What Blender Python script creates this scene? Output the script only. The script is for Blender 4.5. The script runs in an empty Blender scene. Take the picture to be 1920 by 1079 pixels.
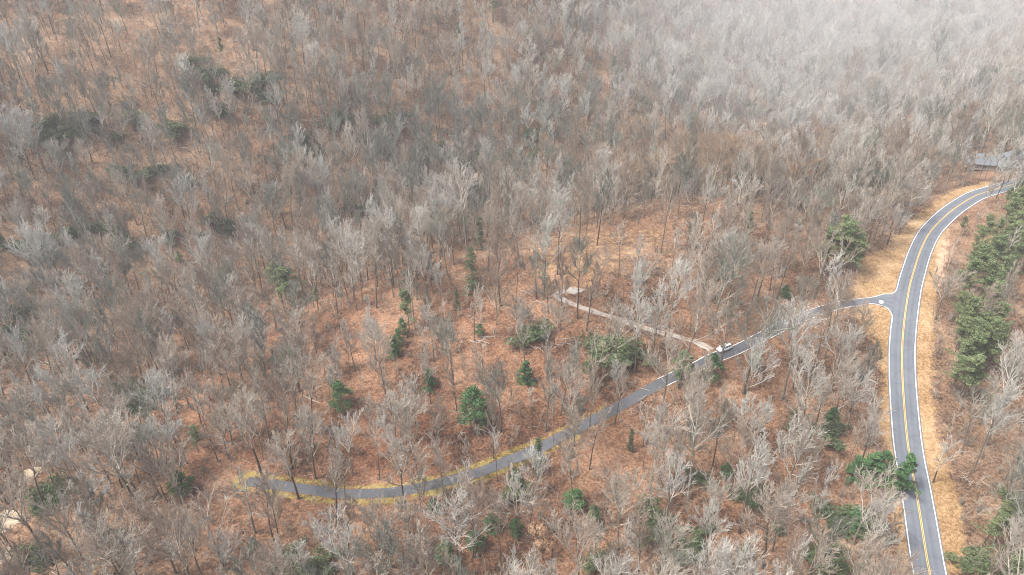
import bpy, math, random
import numpy as np
from mathutils import Vector, Matrix
R = math.radians
rnd = random.Random(7)
rng = np.random.default_rng(11)

# ------------------------------------------------------------------ camera, world, sun, exposure
CAM_Z, PITCH, FPX = 112.0, 31.0, 1300.0
scene = bpy.context.scene
cam = bpy.data.cameras.new('camera')
camo = bpy.data.objects.new('camera', cam)
scene.collection.objects.link(camo)
camo.location = (0, 0, CAM_Z)
camo.rotation_euler = (R(90 - PITCH), 0, 0)
cam.sensor_width = 36
cam.lens = 36 * FPX / 1920
cam.clip_start = 0.5
cam.clip_end = 6000
scene.camera = camo

SUN_EL, SUN_AZ = 58.0, 250.0            # azimuth clockwise from +Y
world = bpy.data.worlds.new('World')
scene.world = world
world.use_nodes = True
wn = world.node_tree
wn.nodes.clear()
sky = wn.nodes.new('ShaderNodeTexSky')
sky.sky_type = 'NISHITA'
sky.sun_disc = False
sky.sun_elevation = R(SUN_EL)
sky.sun_rotation = R(SUN_AZ)
sky.air_density = 1.0
sky.dust_density = 6.0
sky.ozone_density = 1.0
bg = wn.nodes.new('ShaderNodeBackground')
bg.inputs['Strength'].default_value = 0.12
wo = wn.nodes.new('ShaderNodeOutputWorld')
wn.links.new(sky.outputs[0], bg.inputs[0])
wn.links.new(bg.outputs[0], wo.inputs[0])
sl = bpy.data.lights.new('sun', 'SUN')
sl.energy = 2.5
sl.angle = R(14)
sl.color = (1.0, 0.97, 0.92)
so = bpy.data.objects.new('sun', sl)
scene.collection.objects.link(so)
_az, _el = R(SUN_AZ), R(SUN_EL)
sd = Vector((math.sin(_az) * math.cos(_el), math.cos(_az) * math.cos(_el), math.sin(_el)))
so.rotation_euler = sd.to_track_quat('Z', 'Y').to_euler()
so.location = (0, 0, 300)
scene.view_settings.view_transform = 'Standard'
scene.view_settings.look = 'None'
scene.view_settings.gamma = 1
scene.view_settings.exposure = 1.08
scene.cycles.max_bounces = 5
scene.cycles.diffuse_bounces = 2
scene.cycles.volume_bounces = 1
scene.cycles.transparent_max_bounces = 8
scene.cycles.use_denoising = True
scene.cycles.denoising_prefilter = 'NONE'
scene.cycles.use_adaptive_sampling = False
scene.cycles.sample_clamp_indirect = 3
scene.cycles.pixel_filter_type = 'BLACKMAN_HARRIS'
scene.cycles.filter_width = 1.1
COL = scene.collection

# ------------------------------------------------------------------ photo survey -> ground points
SP, CP = math.sin(R(PITCH)), math.cos(R(PITCH))
def ray(px, py):
    u = (np.asarray(px, float) - 960) / FPX
    v = (np.asarray(py, float) - 539.5) / FPX
    # direction per unit of view depth
    return u, CP - v * SP, -(SP + v * CP)
def unproj(px, py, d):
    u, fy, fz = ray(px, py)
    return np.stack([u * d, fy * d, CAM_Z + fz * d], -1)
def proj(x, y, z):
    dz = z - CAM_Z
    d = y * CP - dz * SP
    vv = -(y * SP + dz * CP)
    d = np.maximum(d, 1e-3)
    return 960 + FPX * x / d, 539.5 + FPX * vv / d, d

CTRL = [(1743,1079,143),(1700,830,168),(1691,700,184),(1695,600,196),(1735,460,235),(1850,352,270),
 (1400,640,188),(1200,740,180),(900,885,166),(640,927,165),(460,902,170),(960,1079,148),(0,1079,152),(1350,1000,150),
 (1045,550,205),(1150,440,238),(700,575,213),(350,700,205),(60,700,215),(1450,480,222),(1500,380,255),(1250,380,247),(1380,375,251),
 (300,560,262),(620,400,299),(800,290,352),(1100,250,385),(1400,220,420),(0,450,262),(300,300,292),(0,250,278),
 (0,0,342),(500,0,372),(600,200,322),(900,100,392),(1000,0,450),(1400,0,600),(1500,100,520),(1900,0,640),(1900,150,440),
 (1700,250,355),(1100,374,340),(1250,372,348),(1400,368,345),(950,400,325),(450,480,285),(1250,235,400),(1870,325,290),(1900,700,184),(1900,1079,140),(1900,450,236)]
cp = np.array([unproj(a, b, c) for a, b, c in CTRL])
extra = np.array([(-400,60,-20),(-480,400,75),(-260,0,-22),(0,-60,-20),(280,0,-8),(450,120,0),(560,480,0),(0,1000,110),
 (-600,900,160),(700,1100,60),(300,1150,60),(-60,700,78),(-900,200,60),(900,200,30),(-900,1300,190),(900,1300,170),(0,1500,200),
 (-700,-150,-20),(700,-150,0)], float)
cp = np.vstack([cp, extra])
S = 100.0
def _tps(r2):
    return 0.5 * r2 * np.log(np.maximum(r2, 1e-9))
def _mat(a, b):
    return _tps(((a[:, None, 0] - b[None, :, 0]) ** 2 + (a[:, None, 1] - b[None, :, 1]) ** 2) / S ** 2)
n = len(cp)
A = np.zeros((n + 3, n + 3))
A[:n, :n] = _mat(cp, cp) + 0.02 * np.eye(n)
P = np.c_[np.ones(n), cp[:, :2] / S]
A[:n, n:] = P
A[n:, :n] = P.T
W = np.linalg.solve(A, np.r_[cp[:, 2], 0, 0, 0])
_ph = rng.uniform(0, 6.28, (10, 2)); _fr = rng.uniform(-1, 1, (10, 2))
def h_nat(x, y):
    x = np.asarray(x, float); y = np.asarray(y, float)
    sh = x.shape
    q = np.c_[x.ravel(), y.ravel()]
    out = np.empty(len(q))
    for i in range(0, len(q), 40000):
        c = q[i:i + 40000]
        out[i:i + 40000] = _mat(c, cp) @ W[:n] + W[n] + c @ W[n + 1:] / S
    for k in range(10):                                     # small humps and hollows
        fx, fy = _fr[k] / (9 + 5 * k) * 3.2
        out += (0.16 + 0.09 * k) * np.sin(q[:, 0] * fx + _ph[k, 0]) * np.cos(q[:, 1] * fy + _ph[k, 1])
    return out.reshape(sh)
def ground_hit(px, py, hf=None):
    hf = hf or h_nat
    px = np.atleast_1d(np.asarray(px, float)); py = np.atleast_1d(np.asarray(py, float))
    ts = np.arange(60, 900, 2.0)
    u, fy, fz = ray(px, py)
    X = u[:, None] * ts; Y = fy[:, None] * ts; Z = CAM_Z + fz[:, None] * ts
    H = hf(X, Y)
    below = Z < H
    i = np.argmax(below, 1)
    i = np.where(below.any(1), np.maximum(i, 1), len(ts) - 1)
    r = np.arange(len(px))
    a = Z[r, i - 1] - H[r, i - 1]; b = H[r, i] - Z[r, i]
    t = ts[i - 1] + 2.0 * a / np.maximum(a + b, 1e-6)
    return np.stack([u * t, fy * t, CAM_Z + fz * t], -1)

def resample(pts, step):
    """Catmull-Rom through the points, then even spacing."""
    p = np.asarray(pts, float)
    p = np.vstack([2 * p[0] - p[1], p, 2 * p[-1] - p[-2]])
    out = []
    for i in range(1, len(p) - 2):
        t = np.linspace(0, 1, 24, endpoint=False)[:, None]
        a, b, c, d = p[i - 1], p[i], p[i + 1], p[i + 2]
        out.append(0.5 * ((2 * b) + (c - a) * t + (2 * a - 5 * b + 4 * c - d) * t ** 2 + (3 * b - 3 * c + d - a) * t ** 3))
    out.append(p[-2][None]); q = np.vstack(out)
    s = np.r_[0, np.cumsum(np.linalg.norm(np.diff(q, axis=0), axis=1))]
    m = max(2, int(s[-1] / step) + 1)
    ss = np.linspace(0, s[-1], m)
    return np.stack([np.interp(ss, s, q[:, k]) for k in range(q.shape[1])], 1)
def smooth(a, k):
    w = np.ones(k) / k
    pad = np.r_[np.repeat(a[0], k), a, np.repeat(a[-1], k)]
    return np.convolve(pad, w, 'same')[k:-k]

# main road centre (the double yellow line), followed in the photo
MAIN_PX = [(1743,1079),(1728,987),(1714,900),(1703,843),(1694,753),(1691,700),(1691,650),(1697,593),(1705,540),(1713,510),(1724,475),
           (1741,440),(1764,413),(1790,391),(1822,371.5),(1846,362)]
mp = ground_hit(*np.array(MAIN_PX, float).T)[:, :2]
d0 = mp[0] - mp[1]; d0 /= np.linalg.norm(d0); d1 = mp[-1] - mp[-2]; d1 /= np.linalg.norm(d1)
pre = [mp[0] + d0 * s + np.array([0.0008 * s * s, 0]) for s in (120, 80, 40)]
post = [mp[-1] + d1 * s + np.array([0.3 * s, -0.0016 * s * s]) for s in (22, 50, 90, 140)]
main_c = resample(np.vstack([pre, mp, post]), 2.0)
for k in (0, 1): main_c[:, k] = smooth(main_c[:, k], 5)
main_z = smooth(h_nat(main_c[:, 0], main_c[:, 1]), 15)
# side lane
LANE_PX = [(1632,563),(1600,565.5),(1553,579),(1500,599),(1440,625),(1380,655),(1297,691),(1240,719),(1173,758),(1107,790),(1057,817),
           (1007,843),(957,863),(907,883),(857,899),(807,912),(740,924),(690,928),(640,927),(567,917),(500,907),(462,903)]
lp = ground_hit(*np.array(LANE_PX, float).T)[:, :2]
lane_c = resample(lp, 2.0)
lane_z = smooth(h_nat(lane_c[:, 0], lane_c[:, 1]), 15)
jd = np.linalg.norm(main_c - lane_c[0], axis=1).argmin()
wj = np.clip(1 - np.arange(len(lane_z)) / 12.0, 0, 1)
lane_z = lane_z * (1 - wj) + main_z[jd] * wj
DRIVE_PX = [(1334,657),(1318,647),(1296,638),(1262,630),(1230,622),(1195,611),(1160,599),(1120,587),(1085,575),(1062,566),(1045,557),(1047,549),(1062,545),(1077,545)]
dp = ground_hit(*np.array(DRIVE_PX, float).T)[:, :2]
drive_c = resample(dp, 1.5)
drive_z = smooth(h_nat(drive_c[:, 0], drive_c[:, 1]), 11)

def near(px, py, line, z=None):
    """distance to a polyline's points and the height there"""
    d = np.full(px.shape, 1e9); zz = np.zeros(px.shape)
    for i in range(0, len(px), 20000):
        a = px[i:i + 20000]; b = py[i:i + 20000]
        D = (a[:, None] - line[None, :, 0]) ** 2 + (b[:, None] - line[None, :, 1]) ** 2
        j = D.argmin(1)
        j0 = np.clip(j, 0, len(line) - 2)
        # refine on the neighbouring segments
        best = D[np.arange(len(a)), j]; bz = (z[j] if z is not None else np.zeros(len(a)))
        for s0 in (np.clip(j - 1, 0, len(line) - 2), j0):
            p, q = line[s0], line[s0 + 1]
            e = q - p
            t = np.clip(((a - p[:, 0]) * e[:, 0] + (b - p[:, 1]) * e[:, 1]) / np.maximum((e ** 2).sum(1), 1e-9), 0, 1)
            dd = (a - p[:, 0] - t * e[:, 0]) ** 2 + (b - p[:, 1] - t * e[:, 1]) ** 2
            m = dd <= best
            best = np.where(m, dd, best)
            if z is not None:
                bz = np.where(m, z[s0] * (1 - t) + z[s0 + 1] * t, bz)
        d[i:i + 20000] = np.sqrt(best); zz[i:i + 20000] = bz
    return d, zz
def sstep(a, b, x):
    t = np.clip((x - a) / (b - a), 0, 1)
    return t * t * (3 - 2 * t)
def hf(x, y):
    x = np.asarray(x, float); y = np.asarray(y, float); sh = x.shape
    x = x.ravel(); y = y.ravel()
    h = h_nat(x, y)
    num = np.zeros(len(x)); den = np.zeros(len(x)); keep = np.ones(len(x))
    for line, z, w in ((main_c, main_z, 5.2), (lane_c, lane_z, 3.2), (drive_c, drive_z, 1.9)):
        bb = (x > line[:, 0].min() - 20) & (x < line[:, 0].max() + 20) & (y > line[:, 1].min() - 20) & (y < line[:, 1].max() + 20)
        if not bb.any(): continue
        d, zz = near(x[bb], y[bb], line, z)
        wt = 1 - sstep(w, w + 9, d)
        num[bb] += wt ** 4 * zz / (0.5 + d) ; den[bb] += wt ** 4 / (0.5 + d)
        keep[bb] *= 1 - wt
    m = den > 1e-9
    h[m] = h[m] * keep[m] + (1 - keep[m]) * num[m] / den[m]
    return h.reshape(sh)
def at(px, py):
    return ground_hit(px, py, hf)

# ------------------------------------------------------------------ helpers
def tag(o, label=None, cat=None, group=None, kind=None):
    if label: o['label'] = label
    if cat: o['category'] = cat
    if group: o['group'] = group
    if kind: o['kind'] = kind
    return o
def mesh_obj(name, v, f, mats, parent=None, smooth_=False, matidx=None, link=True):
    me = bpy.data.meshes.new(name)
    v = np.asarray(v, np.float32); 
    f = np.asarray(f, np.int32)
    k = f.shape[1]
    me.vertices.add(len(v)); me.vertices.foreach_set('co', v.ravel())
    me.loops.add(f.size); me.loops.foreach_set('vertex_index', f.ravel())
    me.polygons.add(len(f))
    me.polygons.foreach_set('loop_start', np.arange(0, f.size, k, dtype=np.int32))
    for m in (mats if isinstance(mats, (list, tuple)) else [mats]): me.materials.append(m)
    if matidx is not None: me.polygons.foreach_set('material_index', np.asarray(matidx, np.int32))
    if smooth_: me.polygons.foreach_set('use_smooth', np.ones(len(f), bool))
    me.update(calc_edges=True)
    o = bpy.data.objects.new(name, me)
    if link: COL.objects.link(o)
    if parent: o.parent = parent
    return o
def empty(name, loc, rz=0.0):
    o = bpy.data.objects.new(name, None); COL.objects.link(o)
    o.location = loc; o.rotation_euler = (0, 0, rz); o.empty_display_size = 0.3
    return o
def add_attr(me, name, vals):
    a = me.attributes.new(name, 'FLOAT', 'POINT'); a.data.foreach_set('value', np.asarray(vals, np.float32))
class MB:
    """collects boxes, tubes and prisms (quads and triangles) for one mesh"""
    def __init__(s): s.v = []; s.f = []
    def add(s, v, f):
        n0 = len(s.v); s.v += [tuple(p) for p in v]; s.f += [tuple(n0 + i for i in q) for q in f]
    def box(s, x0, x1, y0, y1, z0, z1):
        s.add([(x0,y0,z0),(x1,y0,z0),(x1,y1,z0),(x0,y1,z0),(x0,y0,z1),(x1,y0,z1),(x1,y1,z1),(x0,y1,z1)],
              [(0,3,2,1),(4,5,6,7),(0,1,5,4),(1,2,6,5),(2,3,7,6),(3,0,4,7)])
    def hexa(s, p):
        s.add(p, [(0,3,2,1),(4,5,6,7),(0,1,5,4),(1,2,6,5),(2,3,7,6),(3,0,4,7)])
    def cyl(s, c, axis, r, h, k=16, r2=None):
        r2 = r if r2 is None else r2
        ax = {'x': (Vector((0,1,0)), Vector((0,0,1)), Vector((1,0,0))), 'y': (Vector((0,0,1)), Vector((1,0,0)), Vector((0,1,0))),
              'z': (Vector((1,0,0)), Vector((0,1,0)), Vector((0,0,1)))}[axis]
        c = Vector(c); v = []
        for e, rr in ((-h / 2, r), (h / 2, r2)):
            for i in range(k):
                a = 2 * math.pi * i / k
                v.append(c + ax[2] * e + (ax[0] * math.cos(a) + ax[1] * math.sin(a)) * rr)
        s.add(v, [(i, (i + 1) % k, k + (i + 1) % k, k + i) for i in range(k)] + [tuple(range(k - 1, -1, -1)), tuple(range(k, 2 * k))])
    def build(s, name, mat, parent=None, bevel=0, sm=False):
        me = bpy.data.meshes.new(name); me.from_pydata(s.v, [], s.f); me.materials.append(mat); me.update()
        o = bpy.data.objects.new(name, me); COL.objects.link(o)
        if parent: o.parent = parent
        if sm:
            for p in me.polygons: p.use_smooth = True
        if bevel:
            b = o.modifiers.new('bevel', 'BEVEL'); b.width = bevel; b.segments = 2; b.limit_method = 'ANGLE'
        return o

# ------------------------------------------------------------------ materials
class NT:
    def __init__(s, name):
        s.m = bpy.data.materials.new(name); s.m.use_nodes = True; s.t = s.m.node_tree; s.t.nodes.clear()
        s.out = s.t.nodes.new('ShaderNodeOutputMaterial'); s.b = s.t.nodes.new('ShaderNodeBsdfPrincipled')
        s.t.links.new(s.b.outputs[0], s.out.inputs[0]); s.b.inputs['Roughness'].default_value = 0.85
        s.b.inputs['Specular IOR Level'].default_value = 0.2
    def n(s, typ, **kw):
        nd = s.t.nodes.new(typ)
        for k, v in kw.items():
            if k.startswith('i_'):
                nd.inputs[k[2:].replace('_', ' ')].default_value = v
            else: setattr(nd, k, v)
        return nd
    def l(s, a, b): s.t.links.new(a, b)
    def coords(s):
        return s.n('ShaderNodeTexCoord').outputs['Object']
    def noise(s, scale, detail=3, rough=0.6, vec=None, dist=0.0):
        nd = s.n('ShaderNodeTexNoise'); nd.inputs['Scale'].default_value = scale; nd.inputs['Detail'].default_value = detail
        nd.inputs['Roughness'].default_value = rough; nd.inputs['Distortion'].default_value = dist
        s.l(vec or s.coords(), nd.inputs['Vector']); return nd.outputs['Fac']
    def ramp(s, fac, stops):
        nd = s.n('ShaderNodeValToRGB'); e = nd.color_ramp.elements
        while len(e) < len(stops): e.new(0.5)
        for k, (p, c) in enumerate(stops):
            e[k].position = p; e[k].color = (c[0], c[1], c[2], 1) if not isinstance(c, (int, float)) else (c, c, c, 1)
        s.l(fac, nd.inputs[0]); return nd.outputs[0]
    def mix(s, fac, a, b, mode='MIX'):
        nd = s.n('ShaderNodeMix', data_type='RGBA', blend_type=mode)
        for ix, val in ((0, fac), (6, a), (7, b)):
            sock = nd.inputs[ix]
            if hasattr(val, 'is_linked') or hasattr(val, 'links'): s.l(val, sock)
            elif isinstance(val, (int, float)): sock.default_value = val if ix == 0 else (val, val, val, 1)
            else: sock.default_value = (*val, 1)
        return nd.outputs[2]
    def math(s, op, a, b=None, c=None, clamp=False):
        nd = s.n('ShaderNodeMath', operation=op); nd.use_clamp = clamp
        for k, val in enumerate((a, b, c)):
            if val is None: continue
            if isinstance(val, (int, float)): nd.inputs[k].default_value = val
            else: s.l(val, nd.inputs[k])
        return nd.outputs[0]
    def attr(s, name): return s.n('ShaderNodeAttribute', attribute_name=name).outputs['Fac']
    def rand(s): return s.n('ShaderNodeObjectInfo').outputs['Random']
    def inst(s, name): return s.n('ShaderNodeAttribute', attribute_name=name, attribute_type='INSTANCER').outputs['Fac']
    def base(s, c): s.l(c, s.b.inputs['Base Color'])
    def bump(s, h, strength=0.5, dist=0.1):
        nd = s.n('ShaderNodeBump'); nd.inputs['Strength'].default_value = strength; nd.inputs['Distance'].default_value = dist
        s.l(h, nd.inputs['Height']); s.l(nd.outputs[0], s.b.inputs['Normal'])
def flat(name, col, rough=0.6, var=0.12, scale=4, metal=0.0, spec=0.4):
    t = NT(name); c = np.array(col)
    t.base(t.ramp(t.noise(scale, 4), [(0.3, tuple(c * (1 - var))), (0.7, tuple(np.minimum(c * (1 + var), 1)))]))
    t.b.inputs['Roughness'].default_value = rough; t.b.inputs['Metallic'].default_value = metal
    t.b.inputs['Specular IOR Level'].default_value = spec
    return t.m

# ground: leaf litter, dry grass, moss
t = NT('leaf_litter')
big = t.noise(0.02, 4, 0.6)
mid = t.noise(0.16, 4, 0.65)
fine = t.noise(1.5, 5, 0.75)
vor = t.n('ShaderNodeTexVoronoi'); vor.inputs['Scale'].default_value = 2.6; t.l(t.coords(), vor.inputs['Vector'])
leaf = t.n('ShaderNodeSeparateColor'); t.l(vor.outputs['Color'], leaf.inputs[0])
damp = t.noise(0.045, 3, 0.5)
tone = t.math('ADD', t.math('ADD', t.math('MULTIPLY', mid, 0.5), t.math('MULTIPLY', t.math('SUBTRACT', damp, 0.5), 0.6)), t.math('ADD', t.math('MULTIPLY', fine, 0.35), t.math('MULTIPLY', leaf.outputs[0], 0.25)))
red = t.ramp(tone, [(0.32, (0.025, 0.014, 0.010)), (0.48, (0.105, 0.043, 0.022)), (0.61, (0.19, 0.076, 0.036)), (0.82, (0.32, 0.17, 0.095))])
tan = t.ramp(tone, [(0.34, (0.04, 0.027, 0.018)), (0.48, (0.14, 0.086, 0.055)), (0.60, (0.225, 0.142, 0.09)), (0.80, (0.38, 0.27, 0.185))])
sel = t.math('ADD', t.attr('orange'), t.math('MULTIPLY', t.math('SUBTRACT', big, 0.5), 1.6), clamp=True)
lit = t.mix(sel, tan, red)
grass = t.ramp(tone, [(0.3, (0.15, 0.085, 0.035)), (0.5, (0.29, 0.185, 0.09)), (0.66, (0.41, 0.275, 0.15)), (0.85, (0.50, 0.39, 0.26))])
moss = t.ramp(tone, [(0.3, (0.07, 0.055, 0.02)), (0.5, (0.20, 0.145, 0.045)), (0.7, (0.34, 0.26, 0.09))])
edge = t.math('MULTIPLY', t.math('SUBTRACT', t.noise(0.4, 5, 0.75), 0.5), 1.7)
vm = t.math('MULTIPLY', t.math('SUBTRACT', t.math('ADD', t.attr('verge'), edge), 0.38), 4.0, clamp=True)
mm = t.math('MULTIPLY', t.math('SUBTRACT', t.math('ADD', t.attr('moss'), t.math('ADD', edge, t.math('MULTIPLY', t.math('SUBTRACT', mid, 0.5), 0.9))), 0.58), 3.5, clamp=True)
c = t.mix(vm, lit, grass)
c = t.mix(mm, c, moss)
dirt = t.ramp(fine, [(0.3, (0.42, 0.25, 0.15)), (0.7, (0.66, 0.46, 0.33))])
dm = t.math('MULTIPLY', t.math('SUBTRACT', t.math('ADD', t.attr('dirt'), edge), 0.5), 4.0, clamp=True)
c = t.mix(dm, c, dirt)
t.base(c); t.b.inputs['Roughness'].default_value = 0.95
t.bump(t.math('ADD', fine, leaf.outputs[1]), 0.6, 0.15)
M_GROUND = t.m

def asphalt(name, a, b, blue):
    t = NT(name)
    f = t.noise(9, 5, 0.8); g = t.noise(0.25, 4, 0.6)
    c = t.ramp(t.math('ADD', t.math('MULTIPLY', f, 0.6), t.math('MULTIPLY', g, 0.4)), [(0.35, a), (0.65, b)])
    ac = t.attr('across')                                    # worn wheel tracks
    w = t.ramp(ac, [(0.0, 0.0), (0.16, 1.0), (0.30, 0.1), (0.36, 1.0), (0.5, 0.0), (0.64, 1.0), (0.70, 0.1), (0.84, 1.0), (1.0, 0.0)])
    c = t.mix(t.math('MULTIPLY', w, 0.45), c, blue)
    patch = t.math('MULTIPLY', t.math('SUBTRACT', t.noise(0.09, 3, 0.5), 0.52), 9, clamp=True)
    c = t.mix(t.math('MULTIPLY', patch, 0.35), c, tuple(np.array(blue) * 0.72))
    vc = t.n('ShaderNodeTexVoronoi', feature='DISTANCE_TO_EDGE'); vc.inputs['Scale'].default_value = 0.17; t.l(t.coords(), vc.inputs['Vector'])
    cr = t.math('SUBTRACT', 1.0, t.math('MULTIPLY', vc.outputs['Distance'], 16.0), clamp=True)
    c = t.mix(t.math('MULTIPLY', cr, 0.16), c, tuple(np.array(a) * 0.35))
    edge_l = t.ramp(ac, [(0.0, 1.0), (0.07, 0.0), (0.93, 0.0), (1.0, 1.0)])
    lf_ = t.math('MULTIPLY', t.math('SUBTRACT', t.math('ADD', t.noise(1.2, 4, 0.8), t.math('MULTIPLY', edge_l, 0.22)), 0.66), 8, clamp=True)
    c = t.mix(t.math('MULTIPLY', lf_, 0.75), c, (0.26, 0.16, 0.10))
    t.base(c); t.b.inputs['Roughness'].default_value = 0.8; t.b.inputs['Specular IOR Level'].default_value = 0.4
    return t.m
M_ROAD = asphalt('road_asphalt', (0.075, 0.088, 0.108), (0.145, 0.164, 0.19), (0.185, 0.207, 0.237))
M_LANE = asphalt('lane_asphalt', (0.038, 0.043, 0.052), (0.088, 0.095, 0.108), (0.115, 0.122, 0.136))
def worn_paint(name, col, under, cover):
    t = NT(name)
    f = t.math('MULTIPLY', t.math('SUBTRACT', t.noise(3.5, 5, 0.8), cover), 6, clamp=True)
    t.base(t.mix(f, col, under)); t.b.inputs['Roughness'].default_value = 0.6
    return t.m
M_WHITE_LINE = worn_paint('white_road_paint', (0.80, 0.80, 0.78), (0.30, 0.30, 0.31), 0.57)
M_YELLOW = worn_paint('yellow_road_paint', (0.72, 0.50, 0.14), (0.28, 0.25, 0.18), 0.56)
t = NT('gravel')
f = t.noise(5, 5, 0.8)
g = t.noise(0.35, 4, 0.7)
c = t.ramp(f, [(0.3, (0.30, 0.26, 0.22)), (0.55, (0.40, 0.37, 0.33)), (0.75, (0.54, 0.51, 0.47))])
lt = t.ramp(t.noise(1.5, 5, 0.7), [(0.3, (0.16, 0.10, 0.065)), (0.7, (0.36, 0.25, 0.175))])
rut = t.ramp(t.attr('across'), [(0.0, 0.95), (0.16, 0.35), (0.27, 0.0), (0.42, 0.15), (0.5, 0.55), (0.58, 0.15), (0.73, 0.0), (0.86, 0.35), (1.0, 0.95)])
mk = t.math('ADD', rut, t.math('MULTIPLY', t.math('SUBTRACT', g, 0.45), 2.2))
t.base(t.mix(t.math('MULTIPLY', t.math('SUBTRACT', mk, 0.22), 3, clamp=True), c, lt)); t.b.inputs['Roughness'].default_value = 0.95
M_GRAVEL = t.m

def bark(name, dark, pale, green, k=1.0):
    t = NT(name)
    r = t.rand()
    f = t.noise(1.3, 4, 0.7)
    c = t.ramp(t.math('ADD', t.math('MULTIPLY', r, 0.65), t.math('MULTIPLY', f, 0.35)),
               [(0.2, dark), (0.55, tuple((np.array(dark) + np.array(pale)) / 2)), (0.8, pale)])
    lich = t.math('MULTIPLY', t.math('SUBTRACT', t.noise(0.35, 3, 0.6), 0.5), 5, clamp=True)
    c = t.mix(t.math('MULTIPLY', lich, 0.45), c, green)
    if k != 1.0:
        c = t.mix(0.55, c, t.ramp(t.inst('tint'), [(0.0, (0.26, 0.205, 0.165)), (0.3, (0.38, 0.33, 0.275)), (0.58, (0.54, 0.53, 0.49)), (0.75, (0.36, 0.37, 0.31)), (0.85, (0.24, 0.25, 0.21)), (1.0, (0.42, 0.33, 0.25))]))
    t.base(c); t.b.inputs['Roughness'].default_value = 0.95; t.b.inputs['Specular IOR Level'].default_value = 0.05
    return t.m
M_TRUNK = bark('trunk_bark', (0.07, 0.057, 0.048), (0.22, 0.19, 0.155), (0.18, 0.195, 0.14))
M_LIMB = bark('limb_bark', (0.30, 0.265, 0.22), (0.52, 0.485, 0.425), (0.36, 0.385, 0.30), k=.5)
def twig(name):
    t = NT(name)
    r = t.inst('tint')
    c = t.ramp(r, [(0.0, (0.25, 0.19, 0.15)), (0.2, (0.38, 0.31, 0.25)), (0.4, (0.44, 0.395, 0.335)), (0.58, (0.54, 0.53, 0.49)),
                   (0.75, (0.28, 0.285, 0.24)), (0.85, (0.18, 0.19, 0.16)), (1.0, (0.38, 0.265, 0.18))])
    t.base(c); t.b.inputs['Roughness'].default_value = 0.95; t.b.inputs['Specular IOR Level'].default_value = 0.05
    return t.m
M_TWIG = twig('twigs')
def foliage(name, a, b, c_):
    t = NT(name)
    at_ = t.attr('tone'); r = t.rand()
    c = t.ramp(t.math('ADD', t.math('MULTIPLY', at_, 0.75), t.math('MULTIPLY', r, 0.25)), [(0.1, a), (0.5, b), (0.9, c_)])
    t.base(c); t.b.inputs['Roughness'].default_value = 0.7
    t.b.inputs['Specular IOR Level'].default_value = 0.25
    return t.m
M_PINE = foliage('pine_needles', (0.07, 0.105, 0.048), (0.145, 0.19, 0.085), (0.25, 0.295, 0.145))
M_HOLLY = foliage('broad_evergreen_leaves', (0.025, 0.07, 0.03), (0.07, 0.16, 0.06), (0.15, 0.26, 0.10))
M_LAUREL = foliage('laurel_leaves', (0.03, 0.05, 0.026), (0.075, 0.11, 0.05), (0.16, 0.20, 0.09))
M_BEECH = foliage('dry_tan_leaves', (0.34, 0.20, 0.12), (0.52, 0.33, 0.20), (0.64, 0.46, 0.30))
M_DEADWOOD = flat('dead_wood', (0.50, 0.42, 0.34), 0.9, 0.3, 2)
M_DARKWOOD = flat('wet_dead_wood', (0.14, 0.10, 0.08), 0.9, 0.3, 2)
M_ROCK = flat('pale_rock', (0.50, 0.41, 0.29), 0.9, 0.35, 0.9)

# ------------------------------------------------------------------ ground
def axis(lo, a, b, hi, fine_, k=1.06, mx=14):
    out = list(np.arange(a, b + 1e-6, fine_)); s = fine_
    x = b
    while x < hi: s = min(s * k, mx); x += s; out.append(x)
    s = fine_; x = a
    while x > lo: s = min(s * k, mx); x -= s; out.insert(0, x)
    return np.array(out)
gx = axis(-900, -80, 215, 900, 1.5); gy = axis(-150, 70, 335, 1500, 1.5)
GX, GY = np.meshgrid(gx, gy)
GZ = hf(GX, GY)
px_, py_, pd_ = proj(GX, GY, GZ)
nx, ny = len(gx), len(gy)
def poly_sd(x, y, poly):
    """signed distance (inside > 0) to a polygon"""
    p = np.asarray(poly, float); q = np.roll(p, -1, 0)
    ins = np.zeros(x.shape, bool); d = np.full(x.shape, 1e9)
    for (x0, y0), (x1, y1) in zip(p, q):
        c = ((y0 > y) != (y1 > y)) & (x < (x1 - x0) * (y - y0) / (y1 - y0 + 1e-12) + x0)
        ins ^= c
        ex, ey = x1 - x0, y1 - y0
        t = np.clip(((x - x0) * ex + (y - y0) * ey) / (ex * ex + ey * ey + 1e-12), 0, 1)
        d = np.minimum(d, np.hypot(x - x0 - t * ex, y - y0 - t * ey))
    return np.where(ins, d, -d)
def wpoly(pts):
    return at(*np.array(pts, float).T)[:, :2]
VERGES = [wpoly([(1603,560),(1606,520),(1612,490),(1648,472),(1680,445),(1712,410),(1745,385),(1790,355),(1840,340),(1868,344),(1868,352),(1800,385),(1750,430),(1715,490),(1695,550),(1640,566)]),
          wpoly([(1800,400),(1778,425),(1768,470),(1762,520),(1752,580),(1748,640),(1748,720),(1753,790),(1770,850),(1792,920),(1806,985),(1815,1079),(1745,1079),(1715,900),(1705,700),(1715,560),(1745,450)]),
          wpoly([(1612,572),(1660,570),(1690,600),(1690,720),(1715,900),(1745,1079),(1690,1079),(1683,1000),(1672,930),(1664,850),(1652,800),(1655,700),(1640,640),(1600,600)]),
          wpoly([(985,462),(1060,436),(1235,428),(1245,452),(1180,492),(1110,540),(1060,552),(1010,520)]),
          wpoly([(1800,300),(1835,296),(1835,318),(1800,312)])]
flat_ = np.c_[GX.ravel(), GY.ravel()]
sel_ = (np.abs(flat_[:, 0] - 120) < 240) & (flat_[:, 1] > 60) & (flat_[:, 1] < 430)
vx, vy = flat_[sel_, 0], flat_[sel_, 1]
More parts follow.
